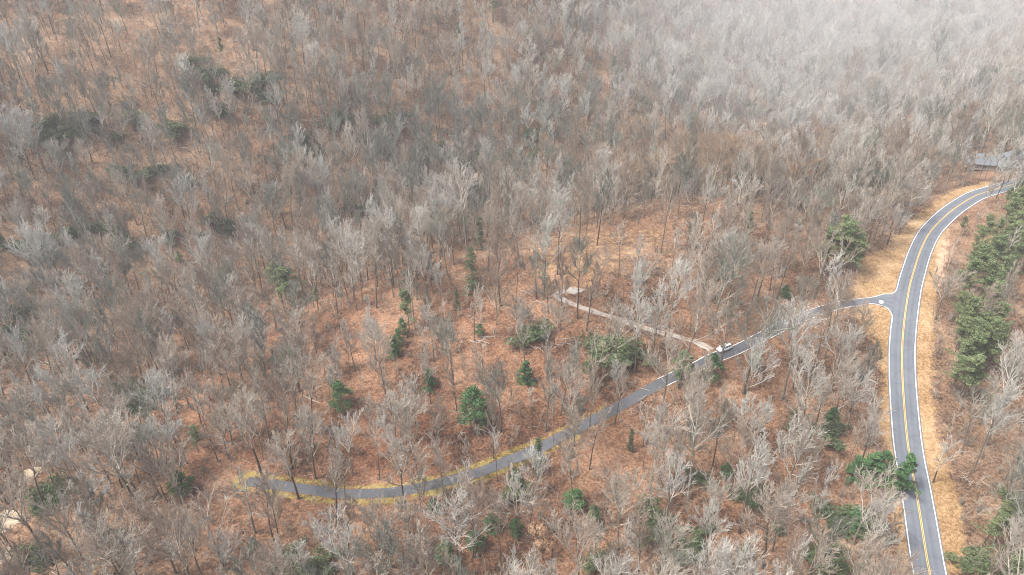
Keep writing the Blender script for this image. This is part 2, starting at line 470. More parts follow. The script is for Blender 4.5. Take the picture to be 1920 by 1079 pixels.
vs = np.full(len(vx), -99.0)
for k_, pl in enumerate(VERGES):
    sd_ = poly_sd(vx, vy, pl)
    if k_ == 3: sd_ = np.minimum(sd_ - 1.0, -0.4)
    vs = np.maximum(vs, sd_)
verge = np.zeros(len(flat_)); verge[sel_] = np.clip(0.5 + vs / 5.0, 0, 1)
dl, _ = near(vx, vy, lane_c); dd_, _ = near(vx, vy, drive_c); dmn, _ = near(vx, vy, main_c)
moss = np.zeros(len(flat_)); moss[sel_] = np.clip(1.25 - np.abs(dl - 2.3) / 1.7, 0, 1) * np.clip(1.0 - (vx - 0) / 70, 0.32, 1.0)
dirt = np.zeros(len(flat_))
dirt[sel_] = np.clip(1 - poly_sd(vx, vy, wpoly([(1760,480),(1775,450),(1768,520),(1757,540)])) * -0.35, 0, 1) * 0.75
orange = np.clip(0.75 - np.hypot((px_ - 820) / 900, (py_ - 800) / 520) * 0.62, 0, 0.8).ravel()
far_side = sstep(250, 330, GY.ravel())
orange = orange * (1 - 0.5 * far_side)

idx = (np.arange(ny - 1)[:, None] * nx + np.arange(nx - 1)[None, :]).ravel()
quads = np.stack([idx, idx + 1, idx + nx + 1, idx + nx], 1)
qv = verge[quads].mean(1) > 0.5
verts = np.c_[flat_, GZ.ravel()]
def ground_part(name, q, label):
    u, inv = np.unique(q, return_inverse=True)
    o = mesh_obj(name, verts[u], inv.reshape(q.shape), M_GROUND, smooth_=True)
    for nm, a in (('verge', verge), ('moss', moss), ('orange', orange), ('dirt', dirt)): add_attr(o.data, nm, a[u])
    return tag(o, label, 'ground', kind='structure')
ground_part('ground', quads[~qv], 'rust brown leaf litter covering the forest floor')
ground_part('grass_verge', quads[qv], 'dry ochre mown grass along the main road')

# ------------------------------------------------------------------ roads
def frames(c):
    tg = np.gradient(c, axis=0); tg /= np.linalg.norm(tg, axis=1)[:, None]
    return tg, np.c_[-tg[:, 1], tg[:, 0]]
def ribbon(name, c, hw, lift, mat, parent=None, across=6, label=None, off=0.0, rag=0.0):
    tg, nm = frames(c)
    hw = np.broadcast_to(hw, (len(c),)); s = np.linspace(-1, 1, across + 1)
    j = rng.normal(0, 1, (len(c), 2)) * rag if rag else np.zeros((len(c), 2))
    V = []; Aa = []
    for i, q in enumerate(s):
        e = off + hw * q + (j[:, 0] if i == 0 else j[:, 1] if i == across else 0)
        p = c + nm * e[:, None]; V.append(p); Aa.append(np.full(len(c), (q + 1) / 2))
    V = np.stack(V, 1).reshape(-1, 2); Aa = np.stack(Aa, 1).ravel()
    z = hf(V[:, 0], V[:, 1]) + lift
    m = across + 1
    i0 = (np.arange(len(c) - 1)[:, None] * m + np.arange(across)[None, :]).ravel()
    f = np.stack([i0, i0 + m, i0 + m + 1, i0 + 1], 1)[:, ::-1]
    o = mesh_obj(name, np.c_[V, z], f, mat, parent, True)
    add_attr(o.data, 'across', Aa)
    if not parent: tag(o, label, 'road', kind='structure')
    return o
main = ribbon('main_road', main_c, 3.55, 0.09, M_ROAD, label='two lane blue grey asphalt road with double yellow line')
_, nmn = frames(main_c)
mpx, mpy, _ = proj(main_c[:, 0], main_c[:, 1], main_z)
L_side = main_c + nmn * 3.15
lpx, lpy, _ = proj(L_side[:, 0], L_side[:, 1], main_z)
sgn = 1.0 if lpx[len(lpx) // 3] < mpx[len(lpx) // 3] else -1.0     # +normal side that is left in the photo
E = main_c + nmn * 3.15 * sgn
epx, epy, _ = proj(E[:, 0], E[:, 1], main_z)
fine_main = resample(main_c, 1.0)
def line_part(name, c, off, lo, hi, w, parent, mat, lift=0.115):
    ribbon(name, c[lo:hi], w / 2, lift, mat, parent, across=1, off=off)
fpx, fpy, _ = proj(fine_main[:, 0] + 0 * 1, fine_main[:, 1], hf(fine_main[:, 0], fine_main[:, 1]))
_, fnm = frames(fine_main)
fe = fine_main + fnm * 3.15 * sgn
_, fey, _ = proj(fe[:, 0], fe[:, 1], hf(fe[:, 0], fe[:, 1]))
N_ = len(fine_main)
mouth_lo = np.argmax((fey < 598) & (np.arange(N_) > 20)); mouth_hi = np.argmax((fey < 540) & (np.arange(N_) > 20))
line_part('edge_line', fine_main, 3.15 * sgn, 0, mouth_lo + 1, 0.20, main, M_WHITE_LINE)
line_part('edge_line', fine_main, 3.15 * sgn, mouth_hi, N_, 0.20, main, M_WHITE_LINE)
line_part('edge_line', fine_main, -3.15 * sgn, 0, N_, 0.20, main, M_WHITE_LINE)
for s_ in (-1, 1):
    line_part('centre_line', fine_main, 0.14 * s_, 0, N_, 0.13, main, M_YELLOW)

ln = len(lane_c); ss_ = np.arange(ln) / ln
hwl = 2.0 - 0.5 * np.clip(ss_ * 1.3, 0, 1)
lane = ribbon('side_lane', lane_c[2:], hwl[2:], 0.065, M_LANE, label='narrow dark asphalt lane curving through the bare woods', across=4, rag=0.04)
# flared mouth of the lane
ua = at(*np.array([(1611,557.5),(1650,554),(1668,552),(1678,548)], float).T)[:, :2]
la = at(*np.array([(1607,573.5),(1633,570.5),(1650,573),(1664,579)], float).T)[:, :2]
_j = int(np.argmin(np.abs(proj(lane_c[:, 0], lane_c[:, 1], lane_z)[0] - 1604))); _, _ln = frames(lane_c)
_e1, _e2 = lane_c[_j] + _ln[_j] * 1.72, lane_c[_j] - _ln[_j] * 1.72
if _e1[1] < _e2[1]: _e1, _e2 = _e2, _e1
ua[0] = _e1; la[0] = _e2
U = resample(np.vstack([ua, fe[mouth_hi:mouth_hi + 7:3]]), 0.4)
Lw = resample(np.vstack([la, fe[mouth_lo - 6:mouth_lo + 1:3][::-1]]), 0.4)
mq = 30
def rs(a, m):
    s = np.linspace(0, len(a) - 1, m); return np.stack([np.interp(s, np.arange(len(a)), a[:, k]) for k in (0, 1)], 1)
u_, l_ = rs(U, mq), rs(Lw, mq)
Vv = []
for i in range(mq):
    for q in np.linspace(-0.03, 1.03, 7): Vv.append(u_[i] * (1 - q) + l_[i] * q)
Vv = np.array(Vv); zz = hf(Vv[:, 0], Vv[:, 1]) + 0.075
i0 = (np.arange(mq - 1)[:, None] * 7 + np.arange(6)[None, :]).ravel()
mo = mesh_obj('lane_mouth', np.c_[Vv, zz], np.stack([i0, i0 + 7, i0 + 8, i0 + 1], 1), M_ROAD, lane, True)
add_attr(mo.data, 'across', np.tile(np.linspace(0, 1, 7), mq))
for c_ in (U, Lw): ribbon('edge_line', c_, 0.10, 0.118, M_WHITE_LINE, lane, across=1)
lf = resample(lane_c, 1.0); lh = len(lf); _, lnm = frames(lf)
lx, _, _ = proj(lf[:, 0], lf[:, 1], hf(lf[:, 0], lf[:, 1]))
cut = np.argmax(lx < 1240); st = np.argmax(lx < 1608)
for s_ in (-1, 1):
    ribbon('edge_line', lf[st:cut], 0.075, 0.085, M_WHITE_LINE, lane, across=1, off=1.72 * s_)
ribbon('gravel_driveway', drive_c, 1.3 + 0.2 * np.sin(np.arange(len(drive_c)) * 0.9), 0.05, M_GRAVEL, label='pale gravel driveway leaving the lane beside the white car', across=8, rag=0.28)
pc = at(1077, 545)[0]
a_ = np.linspace(0, 2 * np.pi, 29)[:-1]; V_ = [pc[:2]]; 
for rr in (0.6, 1.0):
    for q in a_: V_.append(pc[:2] + rr * np.array([math.cos(q) * 2.7, math.sin(q) * 1.9]) * (1 + 0.22 * math.sin(3 * q + 1) + 0.1 * math.sin(7 * q)))
V_ = np.array(V_); fc = [(0, 1 + i, 1 + (i + 1) % 28, 1 + (i + 1) % 28) for i in range(28)] 
mb = MB(); mb.v = [(*p, z) for p, z in zip(V_, hf(V_[:, 0], V_[:, 1]) + 0.06)]
mb.f = [(0, 1 + i, 1 + (i + 1) % 28) for i in range(28)] + [(1 + i, 29 + i, 29 + (i + 1) % 28, 1 + (i + 1) % 28) for i in range(28)]
gpo = mb.build('gravel_patch', M_GRAVEL); add_attr(gpo.data, 'across', np.r_[np.full(29, .27), np.full(28, .12)])
tag(gpo, 'small pale gravel patch in the clearing past the driveway', 'ground', kind='structure')

# ------------------------------------------------------------------ bare trees
def tubes(lines, k=3):
    """lines: list of (points Nx3, radii N) -> verts, faces"""
    V = []; F = []; n0 = 0
    ang = np.arange(k) * 2 * np.pi / k
    for p, r in lines:
        m = len(p)
        tg = np.gradient(p, axis=0); tg /= np.linalg.norm(tg, axis=1)[:, None] + 1e-9
        ref = np.array([1.0, 0, 0]) if abs(tg[0, 2]) > 0.8 else np.array([0, 0, 1.0])
        a = np.cross(tg, ref); a /= np.linalg.norm(a, axis=1)[:, None] + 1e-9
        b = np.cross(tg, a)
        V.append((p[:, None] + (a[:, None] * np.cos(ang)[None, :, None] + b[:, None] * np.sin(ang)[None, :, None]) * r[:, None, None]).reshape(-1, 3))
        i0 = (np.arange(m - 1)[:, None] * k + np.arange(k)[None, :]); i1 = np.arange(m - 1)[:, None] * k + ((np.arange(k) + 1) % k)[None, :]
        F.append(np.stack([i0, i1, i1 + k, i0 + k], -1).reshape(-1, 4) + n0); n0 += m * k
    return np.vstack(V), np.vstack(F)
def grow(g, p0, d, length, nseg, wander, up):
    p = [np.array(p0, float)]; d = np.array(d, float); st = length / nseg
    for i in range(nseg):
        d = d + g.normal(0, wander, 3); d[2] += up; d /= np.linalg.norm(d)
        p.append(p[-1] + d * st)
    return np.array(p)
def side(g, d, ang, az=None):
    d = d / np.linalg.norm(d); ref = np.array([1.0, 0, 0]) if abs(d[2]) > 0.7 else np.array([0, 0, 1.0])
    a = np.cross(d, ref); a /= np.linalg.norm(a); b = np.cross(d, a); az = g.uniform(0, 2 * np.pi) if az is None else az
    return d * math.cos(ang) + (a * math.cos(az) + b * math.sin(az)) * math.sin(ang)
def bare_tree(seed, H=24, base=0.42, spread=1.0, limbs=13, sub=7, tw=6, tl=2, up=0.10, r0=0.26, wander=0.10, fork=0, lean=0.0, coarse=1.0):
    g = np.random.default_rng(seed)
    trunk = []; limb = []; crown = []
    nT = 14
    tp = grow(g, (0, 0, -0.6), (g.normal(0, lean), g.normal(0, lean), 1), H * 0.93, nT, 0.035, 0.05)
    tr = r0 * (1 - np.linspace(0, 1, nT + 1) ** 1.2 * 0.88); tr[0] *= 1.5
    leaders = [(tp, tr)]
    if fork:
        i = int(nT * g.uniform(0.32, 0.48))
        leaders = [(tp[i:], tr[i:])]
        trunk.append((tp[:i + 1], tr[:i + 1]))
        for q in range(fork):
            az = 2 * np.pi * (q + g.uniform(-0.2, 0.2)) / fork
            d = side(g, np.array([0, 0, 1.0]), R(g.uniform(24, 38)), az)
            lp_ = grow(g, tp[i], d, H * g.uniform(0.42, 0.52), 9, 0.07, 0.10)
            leaders.append((lp_, tr[i] * 0.72 * (1 - np.linspace(0, 1, 10) * 0.8)))
    for li, (lp_, lr) in enumerate(leaders):
        if not fork:
            s = int(len(lp_) * 0.62)
            trunk.append((lp_[:s + 1], lr[:s + 1])); limb.append((lp_[s:], lr[s:]))
        else: limb.append((lp_, lr))
        nl = limbs if not fork else max(3, int(limbs / (fork + 1) * 1.25))
        lo = base if not fork else 0.15
        az = g.uniform(0, 6.28)
        for k in range(nl):
            f = lo + (0.96 - lo) * ((k + g.uniform(0, 0.8)) / nl)
            x = f * (len(lp_) - 1); i = min(int(x), len(lp_) - 2); p0 = lp_[i] + (lp_[i + 1] - lp_[i]) * (x - i)
            rr = np.interp(x, np.arange(len(lr)), lr)
            az += 2.4 + g.normal(0, 0.4)
            L = H * (0.33 if not fork else 0.27) * spread * (1.05 - 0.62 * (f - lo) / (1 - lo)) * g.uniform(0.75, 1.2)
            a = R(g.uniform(30, 56) - 14 * (f - lo) / (1 - lo))
            bp = grow(g, p0, side(g, lp_[i + 1] - lp_[i], a, az), L, 6, wander * .75, up)
            br = min(rr * 0.6, 0.12) * (1 - np.linspace(0, 1, 7) * 0.65) + 0.04
            limb.append((bp, br))
            for m in range(sub):
                fm = 0.22 + 0.78 * (m + g.uniform(0, 1)) / sub; y = fm * 6; j = min(int(y), 5)
                q0 = bp[j] + (bp[j + 1] - bp[j]) * (y - j)
                sl_ = L * g.uniform(0.34, 0.62) * (1.2 - 0.5 * fm)
                sp_ = grow(g, q0, side(g, bp[j + 1] - bp[j], R(g.uniform(16, 44))), sl_, 4, wander * .8, up)
                sr = np.linspace(0.062, 0.036, 5)
                (limb if m == 0 else crown).append((sp_, sr))
                for e in range(tw):
                    fe_ = 0.15 + 0.85 * (e + g.uniform(0, 1)) / tw; w = fe_ * 4; jj = min(int(w), 3)
                    t0 = sp_[jj] + (sp_[jj + 1] - sp_[jj]) * (w - jj)
                    tl_ = sl_ * g.uniform(0.35, 0.6)
                    tpth = grow(g, t0, side(g, sp_[jj + 1] - sp_[jj], R(g.uniform(14, 40))), tl_, 2, wander * .8, up * 1.5)
                    crown.append((tpth, np.linspace(0.036, 0.024, 3)))
                    for z in range(tl):
                        w2 = g.uniform(0.2, 1.8); j2 = int(w2)
                        z0 = tpth[j2] + (tpth[j2 + 1] - tpth[j2]) * (w2 - j2)
                        dz_ = side(g, tpth[j2 + 1] - tpth[j2], R(g.uniform(20, 45)))
                        crown.append((np.array([z0, z0 + dz_ * tl_ * g.uniform(0.4, 0.7)]), np.array([0.027, 0.020])))
    if coarse != 1.0: crown = [(p_, r_ * coarse) for p_, r_ in crown]; limb = [(p_, r_ * (1 + (coarse - 1) * .5)) for p_, r_ in limb]
    V1, F1 = tubes(trunk, 6); V2, F2 = tubes(limb, 4); V3, F3 = tubes(crown, 3)
    F2 = F2 + len(V1)
    return (np.vstack([V1, V2]), np.vstack([F1, F2]), np.r_[np.zeros(len(F1)), np.ones(len(F2))]), (V3, F3), H
KINDS = [  # adjective used in labels, generator settings
 ('tall open-crowned', dict(seed=1, H=27, base=0.45, limbs=11, r0=0.30)),
 ('tall narrow-crowned', dict(seed=2, H=26, base=0.40, spread=0.62, limbs=13, up=0.16, r0=0.24)),
 ('wide vase-shaped', dict(seed=3, H=23, base=0.4, spread=1.15, limbs=13, fork=2, r0=0.32)),
 ('dense rounded', dict(seed=4, H=20, base=0.30, spread=1.15, limbs=13, sub=7, tw=6, tl=1, up=0.07, r0=0.24)),
 ('many-stemmed fan-shaped', dict(seed=5, H=21, base=0.3, spread=0.9, limbs=16, fork=3, up=0.13, r0=0.28)),
 ('crooked sparse', dict(seed=6, H=22, base=0.42, spread=1.25, limbs=8, sub=4, tw=5, tl=2, wander=0.17, fork=2, up=0.07, r0=0.30)),
 ('slim leaning', dict(seed=7, H=19, base=0.42, spread=0.7, limbs=10, sub=5, lean=0.14, up=0.12, r0=0.17)),
 ('small bushy', dict(seed=8, H=14, base=0.22, spread=1.0, limbs=12, sub=6, tw=6, up=0.12, r0=0.16)),
 ('broad fine-twigged', dict(seed=9, H=24, base=0.36, spread=1.1, limbs=14, sub=7, tw=6, tl=2, up=0.09, r0=0.27)),
 ('spindly pole-like', dict(seed=12, H=20, base=0.55, spread=0.55, limbs=8, sub=5, tw=4, up=0.12, r0=0.15)),
 ('big old spreading', dict(seed=13, H=25, base=0.35, spread=1.3, limbs=10, sub=6, tw=5, tl=2, fork=3, up=0.08, r0=0.42, wander=0.14)),
 ('flat-topped', dict(seed=14, H=21, base=0.5, spread=1.1, limbs=9, sub=6, tw=6, tl=1, up=0.02, r0=0.22, wander=0.14)),
 ('twin-topped', dict(seed=10, H=25, base=0.4, spread=0.9, limbs=12, fork=1, up=0.14, r0=0.27)),
]
SRC = bpy.data.collections.new('tree_kinds')              # never linked to the scene: shapes for the far woods
parts_ = []
for k, (adj, kw) in enumerate(KINDS):
    (v1, f1, m1), (v2, f2), H_ = bare_tree(**kw)
    to = mesh_obj('trunk', v1, f1, [M_TRUNK, M_LIMB], matidx=m1, link=False)
    co = mesh_obj('crown', v2, f2, M_TWIG, link=False)
    parts_.append((to.data, co.data, H_))
    jo = mesh_obj('kind_a_%02d' % k, np.vstack([v1, v2]), np.vstack([f1, f2 + len(v1)]), [M_TRUNK, M_LIMB, M_TWIG],
                  matidx=np.r_[m1, np.full(len(f2), 2)], link=False)
    SRC.objects.link(jo)
for k, (adj, kw) in enumerate(KINDS):
    kf = dict(kw); kf.update(tw=max(3, kw.get('tw', 6) - 1), tl=1, coarse=1.22)
    (v1, f1, m1), (v2, f2), H_ = bare_tree(**kf)
    SRC.objects.link(mesh_obj('kind_b_far_%02d' % k, np.vstack([v1, v2]), np.vstack([f1, f2 + len(v1)]), [M_TRUNK, M_LIMB, M_TWIG],
                     matidx=np.r_[m1, np.full(len(f2), 2)], link=False))
def sapling(seed, H, stems):
    g = np.random.default_rng(seed); L = []
    for s in range(stems):
        d = np.array([g.normal(0, .3), g.normal(0, .3), 1.0]); p = grow(g, (g.normal(0, .3), g.normal(0, .3), -0.2), d, H * g.uniform(.6, 1), 5, .08, .04)
        L.append((p, np.linspace(0.04, 0.018, 6)))
        for q in range(9):
            x = g.uniform(1.2, 4.9); i = int(x); b = grow(g, p[i] + (p[i+1]-p[i])*(x-i), side(g, p[i+1]-p[i], R(g.uniform(30, 60))), H * g.uniform(.15, .32), 3, .12, .08)
            L.append((b, np.linspace(0.022, 0.014, 4)))
            for w in range(4):
                j = int(g.uniform(0, 3)); L.append((np.array([b[j], b[j] + side(g, b[j+1]-b[j], R(35)) * H * g.uniform(.06, .13)]), np.array([0.017, 0.012])))
    return tubes(L, 3)
BR = bpy.data.collections.new('brush_kinds')
for k, (sd_, H_, st_) in enumerate([(31, 5.5, 2), (32, 3.6, 4), (33, 7.5, 1), (34, 2.4, 5)]):
    v, f = sapling(sd_, H_, st_); BR.objects.link(mesh_obj('brush_%02d' % k, v, f, M_TWIG, link=False))

_gd = np.random.default_rng(9); _L = []
for _ in range(7):
    a0 = _gd.uniform(0, 6.28); p0 = np.r_[_gd.normal(0, 1.6, 2), .12]; b_ = grow(_gd, p0, (math.cos(a0), math.sin(a0), .03), _gd.uniform(2, 5.5), 5, .12, 0); b_[:, 2] = np.abs(b_[:, 2]) * .6 + .1
    _L.append((b_, np.linspace(.07, .03, 6)))
    for q in range(3): _L.append((grow(_gd, b_[1 + q], side(_gd, b_[2] - b_[1], R(45)) * [1, 1, .4], 1.2, 3, .2, .02), np.linspace(.03, .018, 4)))
v, f = tubes(_L, 4); BR.objects.link(mesh_obj('brush_04', v, f, M_TWIG, link=False))
def scatter_object(name, pts, kind, rot, scl, tint, coll, label, cat):
    me = bpy.data.meshes.new(name); me.vertices.add(len(pts)); me.vertices.foreach_set('co', np.asarray(pts, np.float32).ravel())
    a = me.attributes.new('kind_index', 'INT', 'POINT'); a.data.foreach_set('value', np.asarray(kind, np.int32))
    a = me.attributes.new('turn', 'FLOAT_VECTOR', 'POINT'); a.data.foreach_set('vector', np.asarray(rot, np.float32).ravel())
    a = me.attributes.new('size', 'FLOAT_VECTOR', 'POINT'); a.data.foreach_set('vector', np.asarray(scl, np.float32).ravel())
    a = me.attributes.new('tint', 'FLOAT', 'POINT'); a.data.foreach_set('value', np.asarray(tint, np.float32))
    o = bpy.data.objects.new(name, me); COL.objects.link(o)
    ng = bpy.data.node_groups.new(name, 'GeometryNodeTree')
    ng.interface.new_socket('Geometry', in_out='INPUT', socket_type='NodeSocketGeometry')
    ng.interface.new_socket('Geometry', in_out='OUTPUT', socket_type='NodeSocketGeometry')
    N = ng.nodes; L = ng.links
    gi = N.new('NodeGroupInput'); go = N.new('NodeGroupOutput'); ip = N.new('GeometryNodeInstanceOnPoints'); ci = N.new('GeometryNodeCollectionInfo')
    ci.inputs['Collection'].default_value = coll; ci.inputs['Separate Children'].default_value = True; ci.inputs['Reset Children'].default_value = True
    def na(t_, nm):
        q = N.new('GeometryNodeInputNamedAttribute'); q.data_type = t_; q.inputs['Name'].default_value = nm
        return [s for s in q.outputs if s.enabled and s.name == 'Attribute'][0]
    er = N.new('FunctionNodeEulerToRotation'); L.new(na('FLOAT_VECTOR', 'turn'), er.inputs[0])
    L.new(gi.outputs[0], ip.inputs['Points']); L.new(ci.outputs[0], ip.inputs['Instance']); ip.inputs['Pick Instance'].default_value = True
    L.new(na('INT', 'kind_index'), ip.inputs['Instance Index']); L.new(er.outputs[0], ip.inputs['Rotation']); L.new(na('FLOAT_VECTOR', 'size'), ip.inputs['Scale'])
    L.new(ip.outputs[0], go.inputs[0])
    md = o.modifiers.new('scatter', 'NODES'); md.node_group = ng
    return tag(o, label, cat, kind='stuff')

# hand-placed trees read off the photo: base px, base py, kind, scale
HAND = [(706,578,0,1.12),(1352,684,5,1.0),(492,893,2,1.05),(478,1000,5,.95),(850,722,2,.95),(1038,838,9,.9),(925,860,1,.8),(662,890,4,.95),
 (735,1065,4,1.15),(940,1075,9,1.1),(1105,800,3,.95),(1240,765,8,.95),(785,900,2,1.0),(1010,935,3,.8),(1070,900,8,.85),(1205,880,9,.85),
 (1130,985,3,.8),(1325,1000,4,.9),(1440,895,1,.9),(1365,930,8,.9),(1500,900,2,.8),(1585,890,9,.9),(1520,1075,4,.85),(1600,1020,2,.9),
 (1310,790,1,.95),(1545,760,6,1.1),(1395,770,8,.85),(1240,1010,0,.9),(1160,1030,8,.9),(860,1000,6,1.1),(560,935,2,.85),(345,960,4,1.0),
 (270,975,0,1.1),(190,1000,4,.95),(100,1060,0,1.0),(330,1075,3,.9),(420,1060,5,1.05),(560,800,0,.95),(330,830,8,.95),(180,880,4,.95),(270,760,2,.9),
 (135,740,0,.95),(330,720,1,1.0),(560,700,9,.9),(570,640,8,.85),(380,620,3,1.0),(470,590,2,.8),(240,500,5,.9),(315,460,5,.85),(260,380,0,.9),
 (520,450,8,1.0),(640,480,3,.95),(790,480,3,1.0),(975,500,1,1.0),(1045,515,0,1.05),(1085,470,0,1.0),(1120,460,1,1.1),(1160,520,9,1.0),
 (1230,630,9,1.0),(1245,640,0,.95),(1195,635,1,.95),(1140,640,6,.9),(1100,620,1,.9),(1050,620,1,1.0),(1190,700,0,.9),(1115,720,5,.8),(1030,730,9,.85),
 (985,700,1,1.0),(890,640,6,1.0),(770,590,3,.8),(1310,590,1,1.0),(1325,600,6,1.2),(1400,600,0,.9),(1420,560,2,.9),(1500,540,8,.85),(1560,620,6,1.0),
 (1480,690,2,.9),(1420,690,1,.85),(1530,690,8,.85),(1600,660,3,.8),(1335,880,1,.9),(1530,960,6,.9),(1640,960,9,.8),(1750,905,5,.7),
 (1868,371,8,.62),(1893,366,3,.7),(1850,382,7,.8),(1908,372,4,.7),(1846,338,9,.75),(1890,342,10,.8),(1872,345,1,.7),(1910,346,4,.7),(1833,345,9,.8),(1858,350,1,.75),(1905,352,10,.8),(1878,352,0,.6),(1815,650,8,.8),(1860,640,1,1.0),(1880,740,5,.8),(1840,860,8,.9),(1870,790,2,.9),(1900,960,4,.85),(1905,870,3,.8),(1855,1000,8,.9),
 (1395,400,0,1),(1330,380,2,1),(1240,330,3,1),(1180,370,9,1),(1100,400,4,1.0),(1020,430,3,1),(930,430,2,.9)]
hp = at(*np.array([(a, b) for a, b, _, _ in HAND], float).T)
trees = [dict(p=hp[i], k=HAND[i][2], s=HAND[i][3], hand=True) for i in range(len(HAND))]

def clear_mask(x, y, grow_=0.0):
    """True where trees may stand"""
    d1, _ = near(x, y, main_c); d2, _ = near(x, y, lane_c); d3, _ = near(x, y, drive_c)
    ok = (d1 > 7.5 + grow_) & (d2 > 3.6 + grow_) & (d3 > 2.6 + grow_)
    for k_, pl in enumerate(VERGES):
        ok &= poly_sd(x, y, pl) < (0.5 if k_ != 3 else -1)
    return ok
def vis_filter(x, y, z, h=26, m=200):
    a, b, d = proj(x, y, z); a2, b2, d2 = proj(x, y, z + h)
    return (d > 20) & (a > -m) & (a < 1940 + m) & (b2 < 1150) & (b > -40)
# jittered grid
def jgrid(cell, x0, x1, y0, y1, seed):
    g = np.random.default_rng(seed)
    X, Y = np.meshgrid(np.arange(x0, x1, cell), np.arange(y0, y1, cell))
    return (X + g.uniform(-.5, .5, X.shape) * cell * 0.95).ravel(), (Y + g.uniform(-.5, .5, Y.shape) * cell * 0.95).ravel(), g
house_p = at(1868, 322)[0]
x, y, g = jgrid(5.0, -600, 760, 30, 1200, 3)
z = hf(x, y)
m = vis_filter(x, y, z); x, y, z = x[m], y[m], z[m]
m = clear_mask(x, y)
HX = np.array([h[0] for h in hp]); HY = np.array([h[1] for h in hp])
m &= (np.hypot(x[:, None] - HX, y[:, None] - HY).min(1) > 4.5)
m &= (np.hypot(x - house_p[0], y - house_p[1]) > 17)
qx, qy, qd = proj(x, y, z)
thin = np.zeros(len(x))
for cx, cy, rx, ry, a in [(690,640,80,130,.5),(1830,500,60,150,.6),(1130,475,190,55,.72),(1060,540,80,40,.7),(1300,540,120,70,.45),(870,800,110,60,.25),(640,1040,100,40,.3),
                          (1620,650,60,90,.55),(1000,650,120,80,.35),(1830,960,60,120,.6),(300,70,420,110,.5),(620,830,100,50,.3),(900,1040,120,40,.2),(100,760,120,40,.4)]:
    thin = np.maximum(thin, a * np.exp(-((qx - cx) / rx) ** 2 - ((qy - cy) / ry) ** 2))
big_n = 0.5 + 0.5 * np.sin(x * 0.045 + 1.3) * np.cos(y * 0.052 + 0.4)
m &= g.uniform(0, 1, len(x)) > np.clip(thin + 0.12 + 0.14 * (1 - big_n), 0, .95)
# trees right of the road start beyond the verge; keep the view of the road mostly open
x, y, z, qx, qy, qd = x[m], y[m], z[m], qx[m], qy[m], qd[m]
for i in range(len(x)):
    k = int(g.choice(13, p=[.12, .15, .05, .10, .08, .015, .12, .10, .09, .11, .01, .03, .025]))
    s = float(np.clip(g.normal(0.81, 0.18), 0.42, 1.2))
    # keep the open road open: no tall crown right in front of the road
    topx, topy, _ = proj(x[i], y[i], z[i] + 0.6 * 22 * s)
    trees.append(dict(p=np.array([x[i], y[i], z[i]]), k=k, s=s, hand=False))
